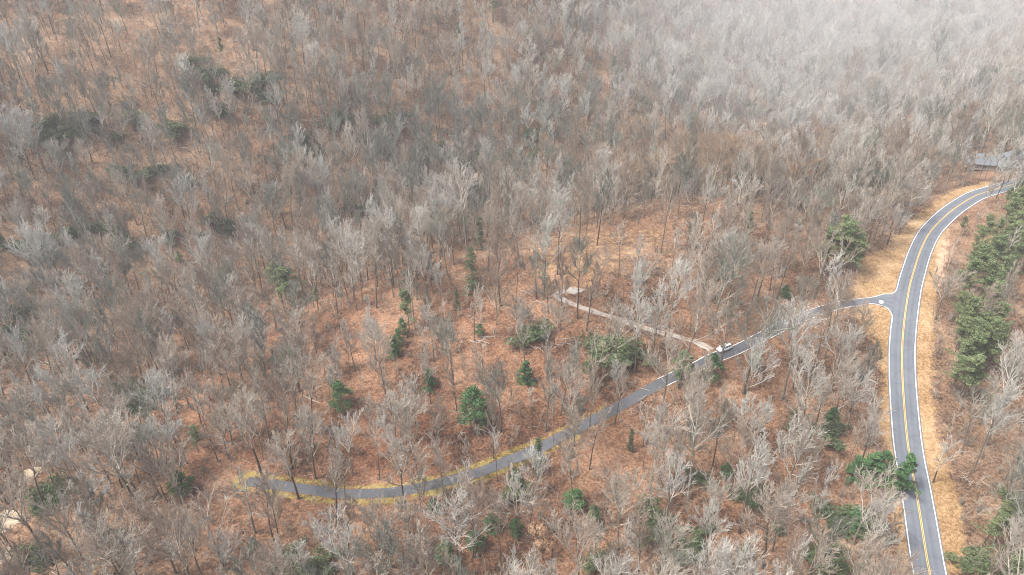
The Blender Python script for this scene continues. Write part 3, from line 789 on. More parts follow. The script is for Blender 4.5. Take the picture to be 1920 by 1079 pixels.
# px, py of the base; kind; height in metres; width factor
G = [(418,118,'pine',12,.8),(374,142,'laurel',4,1.2),(360,122,'laurel',5,1.3),(858,84,'pine',12,.9),(925,45,'pine',20,1),(1150,132,'conifer',9,.9),(683,135,'column',9,.7),
 (548,574,'pine',16,1.7),(524,562,'pine',15,1.5),(538,568,'pine',13,1.4),(596,582,'pine',9,.7),(413,440,'conifer',5,1),(338,492,'holly',5,.9),(263,614,'laurel',3,1.2),(248,470,'holly',7,1),(10,470,'conifer',7,1),
 (884,548,'column',17,1.1),(902,470,'column',14,1),(768,622,'pine',14,1.05),(756,630,'holly',6,.8),(742,668,'conifer',7,1),(748,650,'holly',6,.8),(806,730,'conifer',6.5,1.1),(900,630,'holly',4,1),
 (985,722,'conifer',8,1),(1182,665,'laurel',4.5,1.8),(1120,662,'laurel',5,1.9),(1150,655,'laurel',4,1.6),(858,582,'column',9,.9),(1278,712,'holly',9,1),(1330,712,'holly',8,1.15),(1412,692,'holly',6,.9),
 (1402,425,'conifer',6,1),(1470,560,'holly',4.5,1.1),(1545,520,'pine',17,1.5),(1575,515,'pine',18,1.6),(1560,500,'pine',17,1.4),(1595,520,'pine',14,1.2),
 (1902,385,'pine',11,1.2),(1882,392,'pine',9,1.1),(1905,420,'pine',16,1.4),(1880,452,'pine',16,1.3),(1850,530,'pine',17,1.4),(1815,548,'pine',16,1.3),(1795,575,'pine',16,1.3),(1888,520,'pine',16,1.2),(1838,620,'pine',16,1.3),(1803,690,'pine',16,1.4),
 (1790,715,'pine',16,1.3),(1795,750,'pine',15,1.3),(1850,655,'pine',15,1.1),(1830,590,'pine',17,1.2),(1875,490,'pine',15,1.2),(1912,440,'pine',16,1.2),(1800,445,'pine',8,1.0),(1835,470,'pine',13,1.2),(1868,560,'pine',15,1.2),(1820,660,'pine',14,1.2),
 (373,850,'pine',9,1.35),(343,925,'holly',7,1.2),(640,768,'holly',9,1.1),(65,1052,'laurel',4,1.3),(112,925,'laurel',3.5,1.3),(533,1062,'laurel',3.5,1.6),(605,1055,'laurel',3.5,1.4),
 (208,1008,'laurel',3,1.2),(262,762,'laurel',4,1.8),(285,755,'laurel',4,1.7),(240,735,'laurel',4,1.4),(78,950,'laurel',3,1.3),(890,795,'holly',11.5,1.15),(1010,890,'column',13,.9),(814,958,'holly',4,1.2),
 (837,1056,'holly',6.5,1.15),(893,1030,'holly',6,1.1),(968,1005,'holly',5.5,1),(1077,952,'holly',5.5,1.4),(1180,845,'column',8,.9),(1153,940,'column',8,.8),(1113,972,'holly',4,1.1),(1222,985,'laurel',5,1.3),(1130,1062,'laurel',4,1.1),
 (922,1000,'holly',6,1),(966,915,'laurel',3.5,1.3),(1625,905,'conifer',9,1.4),(1600,900,'conifer',7,1.2),(1650,890,'holly',7,1.2),(1686,926,'conifer',12,.95),(1480,805,'column',8,1.1),(1557,800,'conifer',6,1.2),(1543,818,'laurel',4,1.5),
 (1457,1000,'holly',4,.9),(1600,992,'conifer',6,1.5),(1570,985,'laurel',4,1.6),(1625,985,'laurel',4,1.4),(1865,1018,'pine',12,1.2),(1840,1028,'pine',11,1.1),(1835,1072,'laurel',4,1.5),(1900,1082,'laurel',5,1.4),(1393,1048,'holly',4.5,1.1),
 (1360,895,'holly',4.5,1),(1307,1026,'laurel',4,1.2),(1407,945,'laurel',4,1.2),(1532,1072,'laurel',4,1.3),(1307,897,'laurel',3,1),(1912,965,'laurel',4,1.2),(1567,1052,'laurel',4,1.3),(1780,738,'pine',12,1.1)]
for a in [(410,210),(250,230),(690,260),(905,290),(560,260),(150,250),(640,225),(730,225),(480,160),(100,255),(1300,230),(1420,205),(30,590),(60,640),(190,430),(330,245),(1000,640),(700,385)]:
    G.append((a[0], a[1] + 4, 'laurel', rnd.uniform(4, 6), rnd.uniform(1.4, 2.2)))
G.append((1018, 1050, 'beech', 11, 1.15))
_g = random.Random(21)
for cx, cy, rx, ry, nn in [(150,255,90,25,9),(450,170,70,28,7),(900,295,130,22,9),(1080,262,100,18,5),(560,280,60,20,4),(25,605,30,30,3),(740,245,60,20,4),(430,430,120,35,5),(120,440,90,50,6),(300,330,90,30,5),(80,900,40,40,1)]:
    for _ in range(nn): G.append((cx + _g.uniform(-rx, rx), cy + _g.uniform(-ry, ry), 'laurel', _g.uniform(2.8, 5), _g.uniform(1.0, 1.9)))
for _ in range(34):
    f_ = _g.random(); yy = 390 + 360 * f_
    G.append((float(np.interp(yy, [390, 480, 560, 650, 750], [1885, 1850, 1825, 1810, 1795])) + _g.uniform(-38, 42), yy + 20, 'pine', _g.uniform(9, 17), _g.uniform(.8, 1.25)))
BELT = [(1920,350),(1920,560),(1870,620),(1850,700),(1820,760),(1765,740),(1760,540),(1785,440),(1860,370)]
def p_row(p): return 0
def b0_(p): return proj(*p)[1]
BANK = [(1598,475),(1650,460),(1740,385),(1800,345),(1860,335),(1800,375),(1720,480),(1690,545),(1600,556)]
def topx_(p, H_): return proj(*(p + [0, 0, H_]))[:2]
def b0x(p): return proj(*(p + [0, 0, 4]))[:2]
CLEAR = [(985,440),(1100,425),(1240,425),(1250,475),(1180,520),(1120,600),(1030,560),(985,520)]
# trees whose upper body would stand across the main road / car in the view are kept short
mline = np.c_[mpx, mpy]
keep = []
for t_ in trees:
    p = t_['p']; H_ = parts_[t_['k']][2] * t_['s']
    if not t_['hand']:
        hit = False
        for f_ in (0.45, 0.65, 0.85, 1.0):
            a, b, _ = proj(p[0], p[1], p[2] + H_ * f_)
            j = np.abs(mpy - b).argmin()
            if abs(mpx[j] - a) < 24 and 345 < b < 1100: hit = True
            if abs(a - 1350) < 26 and abs(b - 648) < 18: hit = True
            if abs(a - 1648) < 45 and abs(b - 572) < 18: hit = True
            if abs(a - 1870) < 40 and abs(b - 305) < 14 and p[1] < house_p[1] - 6 and rnd.random() < .3: hit = True
        if hit and b < 800: continue
        if hit:
            if rnd.random() < 0.7: continue
            t_['s'] *= 0.7
        if not hit:
            ly = np.abs(lx - proj(*(p + [0, 0, H_ * .7]))[0]).argmin()
            a, b, _ = proj(p[0], p[1], p[2] + H_ * .7)
            ey = proj(lf[ly, 0], lf[ly, 1], hf(lf[ly, 0], lf[ly, 1]))[1]
            if b0_(p) > ey and b - 30 < ey < b + 34 and rnd.random() < (0.8 if a < 900 else .6): continue
        if poly_sd(np.array([a]), np.array([b]), CLEAR)[0] > 0 and rnd.random() < .5: continue
        if any(poly_sd(np.array([q_[0]]), np.array([q_[1]]), BANK)[0] > 0 for q_ in ((a, b), (topx_(p, H_)), (b0x(p)))) and rnd.random() < .85: continue
        a, b, _ = proj(*(p + [0, 0, H_ * .7])); drop = False
        for (ga, gb, gk, gh, gw) in G:
            if gk != 'laurel' and gb > p_row(p) - 400 and abs(a - ga) < 20 + 2.2 * gh and gb - gh * 5.5 - 18 < b < gb + 4 and proj(*p)[1] > gb: drop = True
        if drop and rnd.random() < .88: continue
        if poly_sd(np.array([a]), np.array([b]), BELT)[0] > 0 and rnd.random() < .7: continue
    a, b, d = proj(*(p + [0, 0, H_])); t_['top'] = (a, b); a0, b0, d0_ = proj(*p); t_['base'] = (a0, b0)
    vis = max(0, min(b0, 1079) - max(b, 0)) * (1 if 0 < a0 < 1920 or 0 < a < 1920 else 0)
    t_['size'] = vis * (parts_[t_['k']][2] > 0)
    t_['mid'] = ((a + a0) / 2, (b + b0) / 2)
    keep.append(t_)
trees = keep
trees.sort(key=lambda q: (not q['hand'], -q['size']))
near_t, far_t = trees[:300], trees[300:]
print("TREES", len(trees))
def pose(t_, i):
    g = random.Random(i * 7 + 1)
    return (g.uniform(-.06, .06), g.uniform(-.06, .06), g.uniform(0, 6.28)), t_['s']

# ---- naming each tree by its look and by what stands near it
MARKS = [('the white car', 1350, 648), ('the road sign', 1648, 572), ("the lane's dead end", 462, 903), ('the big dark holly', 890, 757),
 ('the short flat-topped pine', 373, 825), ('the broad olive pine', 530, 533), ('the gravel patch', 1077, 545), ('the tan-leaved beech', 1012, 1010),
 ('the dark evergreen beside the lane', 1012, 850), ('the pine clump by the grass triangle', 1567, 460), ('the grey-roofed house', 1870, 305),
 ('the pale rock', 18, 965), ('the bushy roadside evergreen', 1623, 872), ('the evergreen overhanging the main road', 1720, 870),
 ('the round holly by the bottom edge', 837, 1037), ('the holly row on orange leaves', 745, 640), ('the dark laurel thicket', 268, 742),
 ('the dark laurels at the bottom', 560, 1040), ('the dark evergreen by the car', 1328, 690), ('the laurel above the lane', 1150, 645),
 ('the small holly left of centre', 640, 740), ('the round bush below the lane', 1077, 933), ('the low evergreen at lower right', 1597, 975),
 ('the small pine on the far hillside', 418, 85), ('the bottom right evergreen', 1857, 1015), ('the ivy-green tree', 887, 500), ('the left laurel', 110, 905), ("the main road's upper bend", 1805, 385), ('the bare soil verge', 1762, 495), ('the lower roadside pines', 1790, 700), ('the upper left laurel patch', 150, 255), ('the hillside laurel patch', 450, 175), ('the central ravine laurels', 900, 295)]
def where(a, b):
    j = min(range(len(MARKS)), key=lambda q: (MARKS[q][1] - a) ** 2 + (1.3 * (MARKS[q][2] - b)) ** 2)
    nm, mx, my = MARKS[j]; dx, dy = a - mx, (b - my)
    rel = ('right of' if dx > 0 else 'left of') if abs(dx) > abs(dy) else ('just below' if dy > 0 else 'just above')
    return rel, nm
ORD = [''] + [w_ + ' ' for w_ in 'second third fourth fifth sixth seventh eighth ninth tenth eleventh twelfth thirteenth fourteenth fifteenth sixteenth seventeenth eighteenth nineteenth twentieth'.split()]
def _tones(k): return ['dark-barked', 'pale-limbed', 'pale-limbed', 'greyish', 'pale-limbed', 'silvery', 'thin-stemmed', 'brownish', 'greyish', 'dark-barked'][k]
def order_labels(items, fmt):
    """items: (position px, look, object); writes one label each, ordered left to right inside look + place"""
    grp = {}
    for a, b, look, o in items:
        grp.setdefault((look, *where(a, b)), []).append((a, b, o))
    for (look, rel, nm), L in grp.items():
        L.sort(key=lambda q: q[0])
        for i, (a, b, o) in enumerate(L):
            if len(L) == 1: s = fmt % look + ' %s %s' % (rel, nm)
            elif i == 0: s = 'leftmost ' + fmt % look + ' %s %s' % (rel, nm)
            elif i == len(L) - 1: s = 'rightmost ' + fmt % look + ' %s %s' % (rel, nm)
            else: s = ORD[min(i, 19)] + fmt % look + ' from left, %s %s' % (rel, nm)
            o['label'] = s
ZONE = [(1300,300,250,55,.97,.9),(900,255,260,55,.82,.85),(1150,205,200,40,.82,.8),(350,230,300,55,.81,.7),(200,400,230,80,.79,.55),(600,400,120,60,.8,.5),(130,620,130,60,.8,.5),(1550,120,400,130,.55,.85),(1450,470,150,90,.2,.5),  # crown colour by area; darker ravine tints also paint in the hollow's shade
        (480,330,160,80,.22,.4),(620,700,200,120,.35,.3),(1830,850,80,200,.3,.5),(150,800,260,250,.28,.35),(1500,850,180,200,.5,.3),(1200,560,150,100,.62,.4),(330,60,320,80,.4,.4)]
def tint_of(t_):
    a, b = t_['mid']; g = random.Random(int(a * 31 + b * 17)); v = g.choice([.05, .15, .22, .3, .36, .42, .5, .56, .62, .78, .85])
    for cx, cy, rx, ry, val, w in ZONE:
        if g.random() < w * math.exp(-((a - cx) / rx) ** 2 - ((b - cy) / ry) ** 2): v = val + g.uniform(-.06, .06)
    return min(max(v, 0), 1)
items = []
for i, t_ in enumerate(near_t):
    rot, s = pose(t_, i)
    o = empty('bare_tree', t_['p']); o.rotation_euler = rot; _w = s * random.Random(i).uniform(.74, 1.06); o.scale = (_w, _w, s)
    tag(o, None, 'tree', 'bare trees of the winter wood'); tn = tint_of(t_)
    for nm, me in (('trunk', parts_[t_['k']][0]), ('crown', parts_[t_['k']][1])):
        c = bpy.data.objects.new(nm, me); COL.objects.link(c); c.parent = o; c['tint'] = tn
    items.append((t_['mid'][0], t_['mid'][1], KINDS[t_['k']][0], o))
order_labels(items, '%s bare tree')
P_ = np.array([q['p'] for q in far_t]); rs_ = [pose(q, 1000 + i) for i, q in enumerate(far_t)]
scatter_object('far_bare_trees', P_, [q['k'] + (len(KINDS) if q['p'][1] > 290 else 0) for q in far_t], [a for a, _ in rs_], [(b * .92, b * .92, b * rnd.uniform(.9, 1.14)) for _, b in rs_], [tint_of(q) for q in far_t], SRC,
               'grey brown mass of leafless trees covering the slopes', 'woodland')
# ---- brush
x, y, g = jgrid(3.4, -420, 460, 40, 560, 5)
z = hf(x, y); m = vis_filter(x, y, z, 4, 20) & clear_mask(x, y, -0.3)
m &= g.uniform(0, 1, len(x)) < 0.85
m &= np.hypot(x - house_p[0], y - house_p[1]) > 15
x, y, z = x[m], y[m], z[m]
sc_ = g.uniform(.6, 1.25, len(x))
scatter_object('undergrowth', np.c_[x, y, z], g.choice(5, len(x), p=[.32, .23, .2, .17, .08]), np.c_[g.normal(0, .06, len(x)), g.normal(0, .06, len(x)), g.uniform(0, 6.28, len(x))],
               np.c_[sc_, sc_, sc_], g.choice([.02, .15, .25, .35, .5, .78], len(x)), BR, 'thin leafless brush and saplings over the leaf litter', 'undergrowth')
print('BRUSH', len(x))

# ------------------------------------------------------------------ evergreens
def leaves(centres, size, g, flatten=0.6):
    """one small quad per centre, random facing"""
    n_ = len(centres)
    a = g.normal(0, 1, (n_, 3)); a[:, 2] *= flatten; a /= np.linalg.norm(a, axis=1)[:, None]
    b = g.normal(0, 1, (n_, 3)); b -= (a * b).sum(1)[:, None] * a; b /= np.linalg.norm(b, axis=1)[:, None]
    s = size * g.uniform(.6, 1.3, (n_, 1)); a = a * s; b = b * s * 0.5
    V = np.stack([centres - a, centres - b, centres + a, centres + b], 1).reshape(-1, 3)
    return V, np.arange(n_ * 4).reshape(-1, 4)
def evergreen(seed, kind):
    g = np.random.default_rng(seed); lines = []; C = []; T = []
    def clump(c, rx, rz, n_, dens=1.0):
        p = g.normal(0, 1, (n_, 3)); p /= np.linalg.norm(p, axis=1)[:, None]; p *= g.uniform(0.35, 1, (n_, 1)) ** 0.5
        C.append(c + p * [rx, rx, rz]); T.append(np.clip(g.normal(g.uniform(.25, .75), .16, n_), 0, 1))
    if kind == 'pine':                                       # bare pole, whorled clumps high up
        H = 18; tp = grow(g, (0, 0, -.5), (0, 0, 1), H, 10, .02, .05); lines.append((tp, np.linspace(.2, .05, 11)))
        for k in range(26):
            f = .42 + .58 * k / 26; x_ = f * 10; i = min(int(x_), 9); p0 = tp[i] + (tp[i+1]-tp[i])*(x_-i)
            L = (1 - (f - .42) / .62) * 3.2 * g.uniform(.45, 1.3) + .8
            b = grow(g, p0, side(g, np.array([0, 0, 1.]), R(g.uniform(45, 85))), L, 4, .16, .08); lines.append((b, np.linspace(.05, .02, 5)))
            for q in b[1:]: clump(q + g.normal(0, .15, 3), .8, .42, int(g.uniform(25, 75)))
        size = .2
    elif kind == 'conifer':                                  # leafy from the ground up, conical
        H = 9; tp = grow(g, (0, 0, -.4), (0, 0, 1), H, 8, .02, .05); lines.append((tp, np.linspace(.14, .03, 9)))
        for k in range(46):
            f = .08 + .92 * k / 46; x_ = f * 8; i = min(int(x_), 7); p0 = tp[i] + (tp[i+1]-tp[i])*(x_-i)
            L = (1.06 - f) * 2.7 * g.uniform(.6, 1.25) + .25
            b = grow(g, p0, side(g, np.array([0, 0, 1.]), R(g.uniform(70, 95))), L, 3, .1, .0); lines.append((b, np.linspace(.03, .015, 4)))
            for q in b[1:]: clump(q, .55, .3, 55)
        size = .16
    elif kind == 'holly':                                    # dense oval crown on a short stem
        H = 7.5; tp = grow(g, (0, 0, -.4), (0, 0, 1), H * .85, 6, .04, .05); lines.append((tp, np.linspace(.13, .03, 7)))
        for k in range(60):
            th = g.uniform(0, 6.28); f = g.uniform(.12, 1); rr = 2.3 * math.sin(math.pi * min(1, f * .8 + .18)) * g.uniform(.35, 1.1)
            q = np.array([math.cos(th) * rr, math.sin(th) * rr, H * f]); i = min(int(f * 5), 5)
            if k % 3 == 0: lines.append((np.array([tp[i], (tp[i] + q) / 2 + [0, 0, -.1], q]), np.array([.035, .025, .012])))
            clump(q, .65, .5, 75)
        size = .15
    elif kind == 'column':
        H = 14; tp = grow(g, (0, 0, -.4), (0, 0, 1), H, 8, .03, .05); lines.append((tp, np.linspace(.18, .05, 9)))
        for k in range(62):
            th = g.uniform(0, 6.28); f = g.uniform(.08, 1); rr = 1.7 * g.uniform(.2, 1.15) * (1.1 - .7 * f); i = min(int(f * 8), 7)
            q = tp[i] + np.array([math.cos(th) * rr, math.sin(th) * rr, 0]); lines.append((np.array([tp[i], q]), np.array([.04, .015])))
            clump(q, .6, .6, 60)
        size = .16
    elif kind == 'laurel':                                   # low spreading thicket
        for s in range(7):
            b = grow(g, (g.normal(0, .5), g.normal(0, .5), -.2), (g.normal(0, .7), g.normal(0, .7), .9), g.uniform(2, 3.4), 4, .15, .03); lines.append((b, np.linspace(.06, .02, 5)))
            for q in b[2:]:
                for w in range(3): clump(q + g.normal(0, .6, 3) * [1, 1, .5], .6, .35, 55)
        size = .15
    elif kind == 'beech':
        (v1, f1, _), (v2, f2), _ = bare_tree(seed=77, H=16, base=.25, spread=1.2, limbs=12, sub=6, tw=3, tl=0, up=.06, r0=.2)
        lines = None; c = v2[g.choice(len(v2), 2600)] + g.normal(0, .2, (2600, 3)); C = [c]; T = [g.uniform(.1, 1, len(c))]; size = .13
    if lines is not None: v1, f1 = tubes(lines, 5)
    C = np.vstack(C); C[:, 2] = np.maximum(C[:, 2], .1); V, F = leaves(C, size, g)
    return (v1, f1), (V, F, np.repeat(np.concatenate(T), 4)), dict(pine=18, conifer=9, holly=7.5, column=14, laurel=3, beech=16)[kind]
EG = {}
for nm, mats in (('pine', M_PINE), ('conifer', M_HOLLY), ('holly', M_HOLLY), ('column', M_LAUREL), ('laurel', M_LAUREL), ('beech', M_BEECH)):
    EG[nm] = []
    for s in range(3 if nm != 'beech' else 1):
        (v1, f1), (V, F, T), H_ = evergreen(100 + s * 13 + len(nm), nm)
        a = mesh_obj('trunk', v1, f1, [M_TRUNK], link=False); b = mesh_obj('foliage', V, F, mats, link=False); add_attr(b.data, 'tone', T)
        EG[nm].append((a.data, b.data, H_))
gp = at(*np.array([(q[0], q[1]) for q in G], float).T)
LOOK = dict(pine='yellow-green pine', conifer='cone-shaped evergreen', holly='round green holly', column='narrow evergreen', laurel='low laurel bush', beech='')
NAME = dict(pine='pine_tree', conifer='evergreen_tree', holly='holly_tree', column='evergreen_tree', laurel='laurel_bush', beech='beech_tree')
ev = []
for i, (a, b, kd, Hh, wf) in enumerate(G):
    tm, fm, H0 = EG[kd][i % len(EG[kd])]
    s = Hh / H0; o = empty(NAME[kd], gp[i] - [0, 0, .05], rnd.uniform(0, 6.28)); w = s * wf
    o.scale = (w, w, s)
    tag(o, None, 'bush' if kd == 'laurel' else 'tree', {'laurel': 'laurel bushes among the trees', 'pine': 'pines among the bare trees', 'beech': None}.get(kd, 'small evergreens under the bare trees'))
    for nm, me in (('trunk', tm), ('crown', fm)):
        c = bpy.data.objects.new(nm, me); COL.objects.link(c); c.parent = o
    if kd == 'beech': o['label'] = 'small tree holding dry tan leaves near the bottom edge'
    else:
        size = ('large ' if (kd == 'pine' and Hh >= 16) or Hh > 8.5 and kd != 'pine' else 'small ' if Hh < 5 else '') if kd != 'pine' else ''
        ev.append((a, b - Hh * 2.5, (size + LOOK[kd]), o))
order_labels(ev, '%s')

# ------------------------------------------------------------------ fallen logs
LOGS = [((47,207),(107,223),'long pale fallen trunk on the far left hillside',0),((97,516),(114,509),'short whitish fallen log at the left edge of the woods',0),
 ((72,678),(105,685),'pale stripped log lying on the leaves at left',0),((330,444),(354,452),'thin pale log on the slope left of the olive pine',0),
 ((128,489),(142,481),'short pale log above the whitish log at left',0),((2,590),(78,570),'dark wet log lying across the slope at left',1),
 ((42,663),(98,658),'dark thin log above the stripped pale log',1),((3,778),(85,745),'dark fallen trunk at the left edge below the pale log',1),
 ((180,147),(225,148),'dark log lying level on the upper left hillside',1),((565,742),(600,757),'grey log leaning in the woods left of the small holly',0)]
for (a, b, lb, dk) in LOGS:
    p, q = at([a[0], b[0]], [a[1], b[1]]); 
    pts = np.linspace(p, q, 7); pts[:, 2] = hf(pts[:, 0], pts[:, 1]) + .16; pts[1:-1] += np.random.default_rng(int(a[0])).normal(0, .06, (5, 3)) * [1, 1, .2]
    L = [(pts, np.linspace(.22, .10, 7))]
    dirn = (q - p) / np.linalg.norm(q - p); g_ = np.random.default_rng(int(a[0]) + 5)
    for s in (2, 4, 5):
        L.append((grow(g_, pts[s], side(g_, dirn, R(50), g_.uniform(2, 4.2)) * [1, 1, .3] + [0, 0, .2], 1.6, 3, .1, 0), np.linspace(.06, .025, 4)))
    v, f = tubes(L, 7); c0 = pts[3].copy()
    o = mesh_obj('fallen_log', v - c0, f, M_DARKWOOD if dk else M_DEADWOOD); o.location = c0
    tag(o, lb, 'log', 'fallen logs on the forest floor')

# ------------------------------------------------------------------ pale rocks at bottom left
def rock(px, py, sx, sy, sz, label, seed):
    import bmesh
    g_ = np.random.default_rng(seed); p = at(px, py)[0]
    bm = bmesh.new(); bmesh.ops.create_icosphere(bm, subdivisions=4, radius=1)
    ph = g_.uniform(0, 6, 6)
    for v in bm.verts:
        c = v.co; k = 1 + .16 * math.sin(3 * c.x + ph[0]) + .13 * math.sin(4 * c.y + ph[1]) * math.cos(3 * c.z + ph[2]) + .06 * math.sin(9 * c.x + ph[3]) * math.sin(8 * c.y + ph[4])
        v.co = Vector((c.x * sx * k, c.y * sy * k, max(-.3, round(c.z * 5 * k) / 5 * .6 + c.z * .4) * sz))
    me = bpy.data.meshes.new('rock'); bm.to_mesh(me); bm.free(); me.materials.append(M_ROCK)
    o = bpy.data.objects.new('rock', me); COL.objects.link(o); o.location = p - [0, 0, sz * .3]; o.rotation_euler = (0, 0, g_.uniform(-.3, .3))
    tag(o, label, 'rock')
rock(20, 975, 4.4, 3.4, 1.1, 'larger pale tan rock slab at the left edge', 1)
rock(6, 1045, 2.8, 2.6, .9, 'smaller pale tan rock below the large slab at left', 2)
rock(62, 885, 2.6, 1.8, .7, 'pinkish grey rock between laurels at lower left', 3)

# ------------------------------------------------------------------ house
M_ROOF = flat('grey_shingles', (0.14, 0.152, 0.17), 0.8, 0.3, 1.6)
M_WALL = flat('grey_siding', (0.26, 0.24, 0.22), 0.8, 0.1, 2)
M_TRIM = flat('off_white_trim', (0.62, 0.60, 0.56), 0.6, 0.06, 2)
M_GLASS = flat('window_glass', (0.05, 0.06, 0.07), 0.12, 0.1, 2, spec=0.6)
M_DECK = flat('weathered_deck', (0.36, 0.34, 0.31), 0.85, 0.15, 3)
hz = float(hf(np.array([house_p[0]]), np.array([house_p[1]]))[0])
house = empty('house', (house_p[0] + 4, house_p[1] + 3, hz - .3), R(-14))
house.scale = (.86, .86, .86)
tag(house, 'grey house with pale grey hip roofs half hidden by trees at the right edge', 'house')
def hip(mb, x0, x1, y0, y1, z, rise, ov=.6, ridge=None):
    x0 -= ov; x1 += ov; y0 -= ov; y1 += ov; h = (y1 - y0) / 2 if ridge is None else ridge; ym = (y0 + y1) / 2
    mb.add([(x0,y0,z),(x1,y0,z),(x1,y1,z),(x0,y1,z),(x0+h,ym,z+rise),(x1-h,ym,z+rise),(x0,y0,z-.2),(x1,y0,z-.2),(x1,y1,z-.2),(x0,y1,z-.2)],
           [(0,1,5,4),(1,2,5),(2,3,4,5),(3,0,4),(6,7,1,0),(7,8,2,1),(8,9,3,2),(9,6,0,3),(9,8,7,6)])
w = MB(); w.box(-4, 12, -5.5, 6, 0, 3.6); w.build('wall', M_WALL, house)
w = MB(); w.box(-15, -4.003, -3.5, 5, 0, 3.0); w.build('wall', M_WALL, house)
w = MB(); hip(w, -4, 12, -5.5, 6, 3.6, 6.2, ridge=6.6); rf = w.build('roof', M_ROOF, house)
w = MB(); hip(w, -15, -4.7, -3.5, 5, 3.0, 4.0, ridge=3.6); w.build('roof', M_ROOF, house)
w = MB(); w.box(6.5, 7.6, 2.6, 3.6, 6.0, 10.6); w.box(6.4, 7.7, 2.5, 3.7, 10.6, 10.75); w.build('chimney', M_WALL, rf)
for (xx, zz_, ww, yy) in ((-13, 1, 1.3, -3.5), (-9.5, 1, 1.6, -3.5), (-3, 1, 1.6, -5.5), (3.5, 1, 1.8, -5.5), (8.5, 1, 1.6, -5.5)):
    f = MB(); f.box(xx-.1, xx+ww+.1, yy-.07, yy-.003, zz_-.1, zz_+1.5); fo = f.build('window', M_TRIM, house)
    f = MB(); f.box(xx, xx+ww/2-.03, yy-.09, yy-.073, zz_, zz_+1.4); f.box(xx+ww/2+.03, xx+ww, yy-.09, yy-.073, zz_, zz_+1.4); f.build('pane', M_GLASS, fo)
f = MB(); f.box(.2, 1.3, -5.57, -5.503, .35, 2.5); dr = f.build('door', flat('brown_door', (0.16, 0.08, 0.05), .5), house)
f = MB(); f.box(1.1, 1.18, -5.62, -5.573, 1.35, 1.5); f.build('handle', M_TRIM, dr)
f = MB(); f.box(-3.5, 11.5, -9.2, -5.7, .15, .35)
for xx in np.arange(-3.3, 11.5, 1.9): f.box(xx-.07, xx+.07, -9.15, -9.01, -.8, .148)
dk = f.build('deck', M_DECK, house)
f = MB()
for xx in np.arange(-3.4, 11.5, .32): f.box(xx-.03, xx+.03, -9.1, -9.04, .353, 1.25)
f.box(-3.5, 11.5, -9.14, -9.0, 1.253, 1.32); f.build('railing', M_TRIM, dk)

# ------------------------------------------------------------------ road sign
sp = at(1649, 577)[0]
sg = empty('road_sign', sp, R(-38)); tag(sg, 'white blank eight-sided road sign on a thin post at the junction', 'sign')
f = MB(); f.cyl((0, 0, 1.15), 'z', .05, 2.9, 8); f.build('post', flat('galvanised_post', (.25, .24, .22), .5), sg)
f = MB(); k = 8; r_ = .66
pts = [(r_ * math.cos(R(22.5 + 45 * i)), r_ * math.sin(R(22.5 + 45 * i))) for i in range(8)]
f.add([(p[0], -.065, 2.0 + p[1]) for p in pts] + [(p[0], -.05, 2.0 + p[1]) for p in pts], [tuple(range(8)), tuple(range(15, 7, -1))] + [(i, 8 + i, 8 + (i + 1) % 8, (i + 1) % 8) for i in range(8)])
f.build('sign_plate', flat('pale_sign_metal', (.88, .89, .88), .45, .04, 6), sg)
f = MB(); f.box(-.35, .35, -.012, .012, 2.69, 2.89); f.build('name_blade', flat('dark_sign_blade', (.09, .12, .10), .4), sg)

# ------------------------------------------------------------------ white car
cw = at(1350, 651)[0]; jj = np.hypot(lf[:, 0] - cw[0], lf[:, 1] - cw[1]).argmin(); tgl = lf[min(jj + 3, lh - 1)] - lf[jj - 3]
up_n = np.array([-tgl[1], tgl[0]]) / np.linalg.norm(tgl)
if up_n[1] < 0: up_n = -up_n
pos = lf[jj] + up_n * 1.55
yaw = math.atan2(tgl[1], tgl[0])
car = empty('car', (pos[0], pos[1], float(hf(np.array([pos[0]]), np.array([pos[1]]))[0]) + .075), yaw + R(4))
tag(car, 'white hatchback stopped at the lane edge where the gravel driveway begins', 'car')
M_PAINT = flat('white_car_paint', (.80, .81, .81), .25, .02, 3, spec=.6); M_CG = flat('dark_car_glass', (.025, .03, .035), .08, .1, 3, spec=.7)
M_BLK = flat('black_plastic', (.02, .02, .02), .6); M_TYRE = flat('tyre_rubber', (.025, .025, .025), .85); M_RIM = flat('alloy', (.5, .5, .5), .3, .05, 3, .8)
# body: cross-sections along x (front = +x): x, half width, z bottom, z belt
def loft(name, secs, mat, parent, sub=1):
    mbx = MB(); k = len(secs[0]); mbx.v = [tuple(p) for s in secs for p in s]
    for i in range(len(secs) - 1):
        for j in range(k):
            mbx.f.append((i*k + j, i*k + (j+1) % k, (i+1)*k + (j+1) % k, (i+1)*k + j))
    mbx.f.append(tuple(range(k - 1, -1, -1))); mbx.f.append(tuple(range((len(secs)-1)*k, len(secs)*k)))
    o = mbx.build(name, mat, parent, sm=True); mm_ = o.modifiers.new('sub', 'SUBSURF'); mm_.levels = mm_.render_levels = sub
    return o
def sec(x, w, zb, zt, in_=.88):
    return [(x, -w*.86, zb), (x, -w, zb+.14), (x, -w, (zb+zt)/2), (x, -w*.98, zt-.1), (x, -w*in_, zt), (x, 0, zt+.035), (x, w*in_, zt), (x, w*.98, zt-.1), (x, w, (zb+zt)/2), (x, w, zb+.14), (x, w*.86, zb)]
S_ = [(2.24,.62,.36,.62),(2.18,.76,.26,.74),(1.95,.86,.2,.82),(1.45,.9,.2,.93),(.95,.91,.2,1.0),(.3,.92,.2,1.02),(-.9,.92,.2,1.04),(-1.7,.91,.2,1.06),(-2.02,.87,.22,1.04),(-2.14,.78,.3,.98),(-2.17,.7,.4,.9)]
loft('body', [sec(*q) for q in S_], M_PAINT, car)
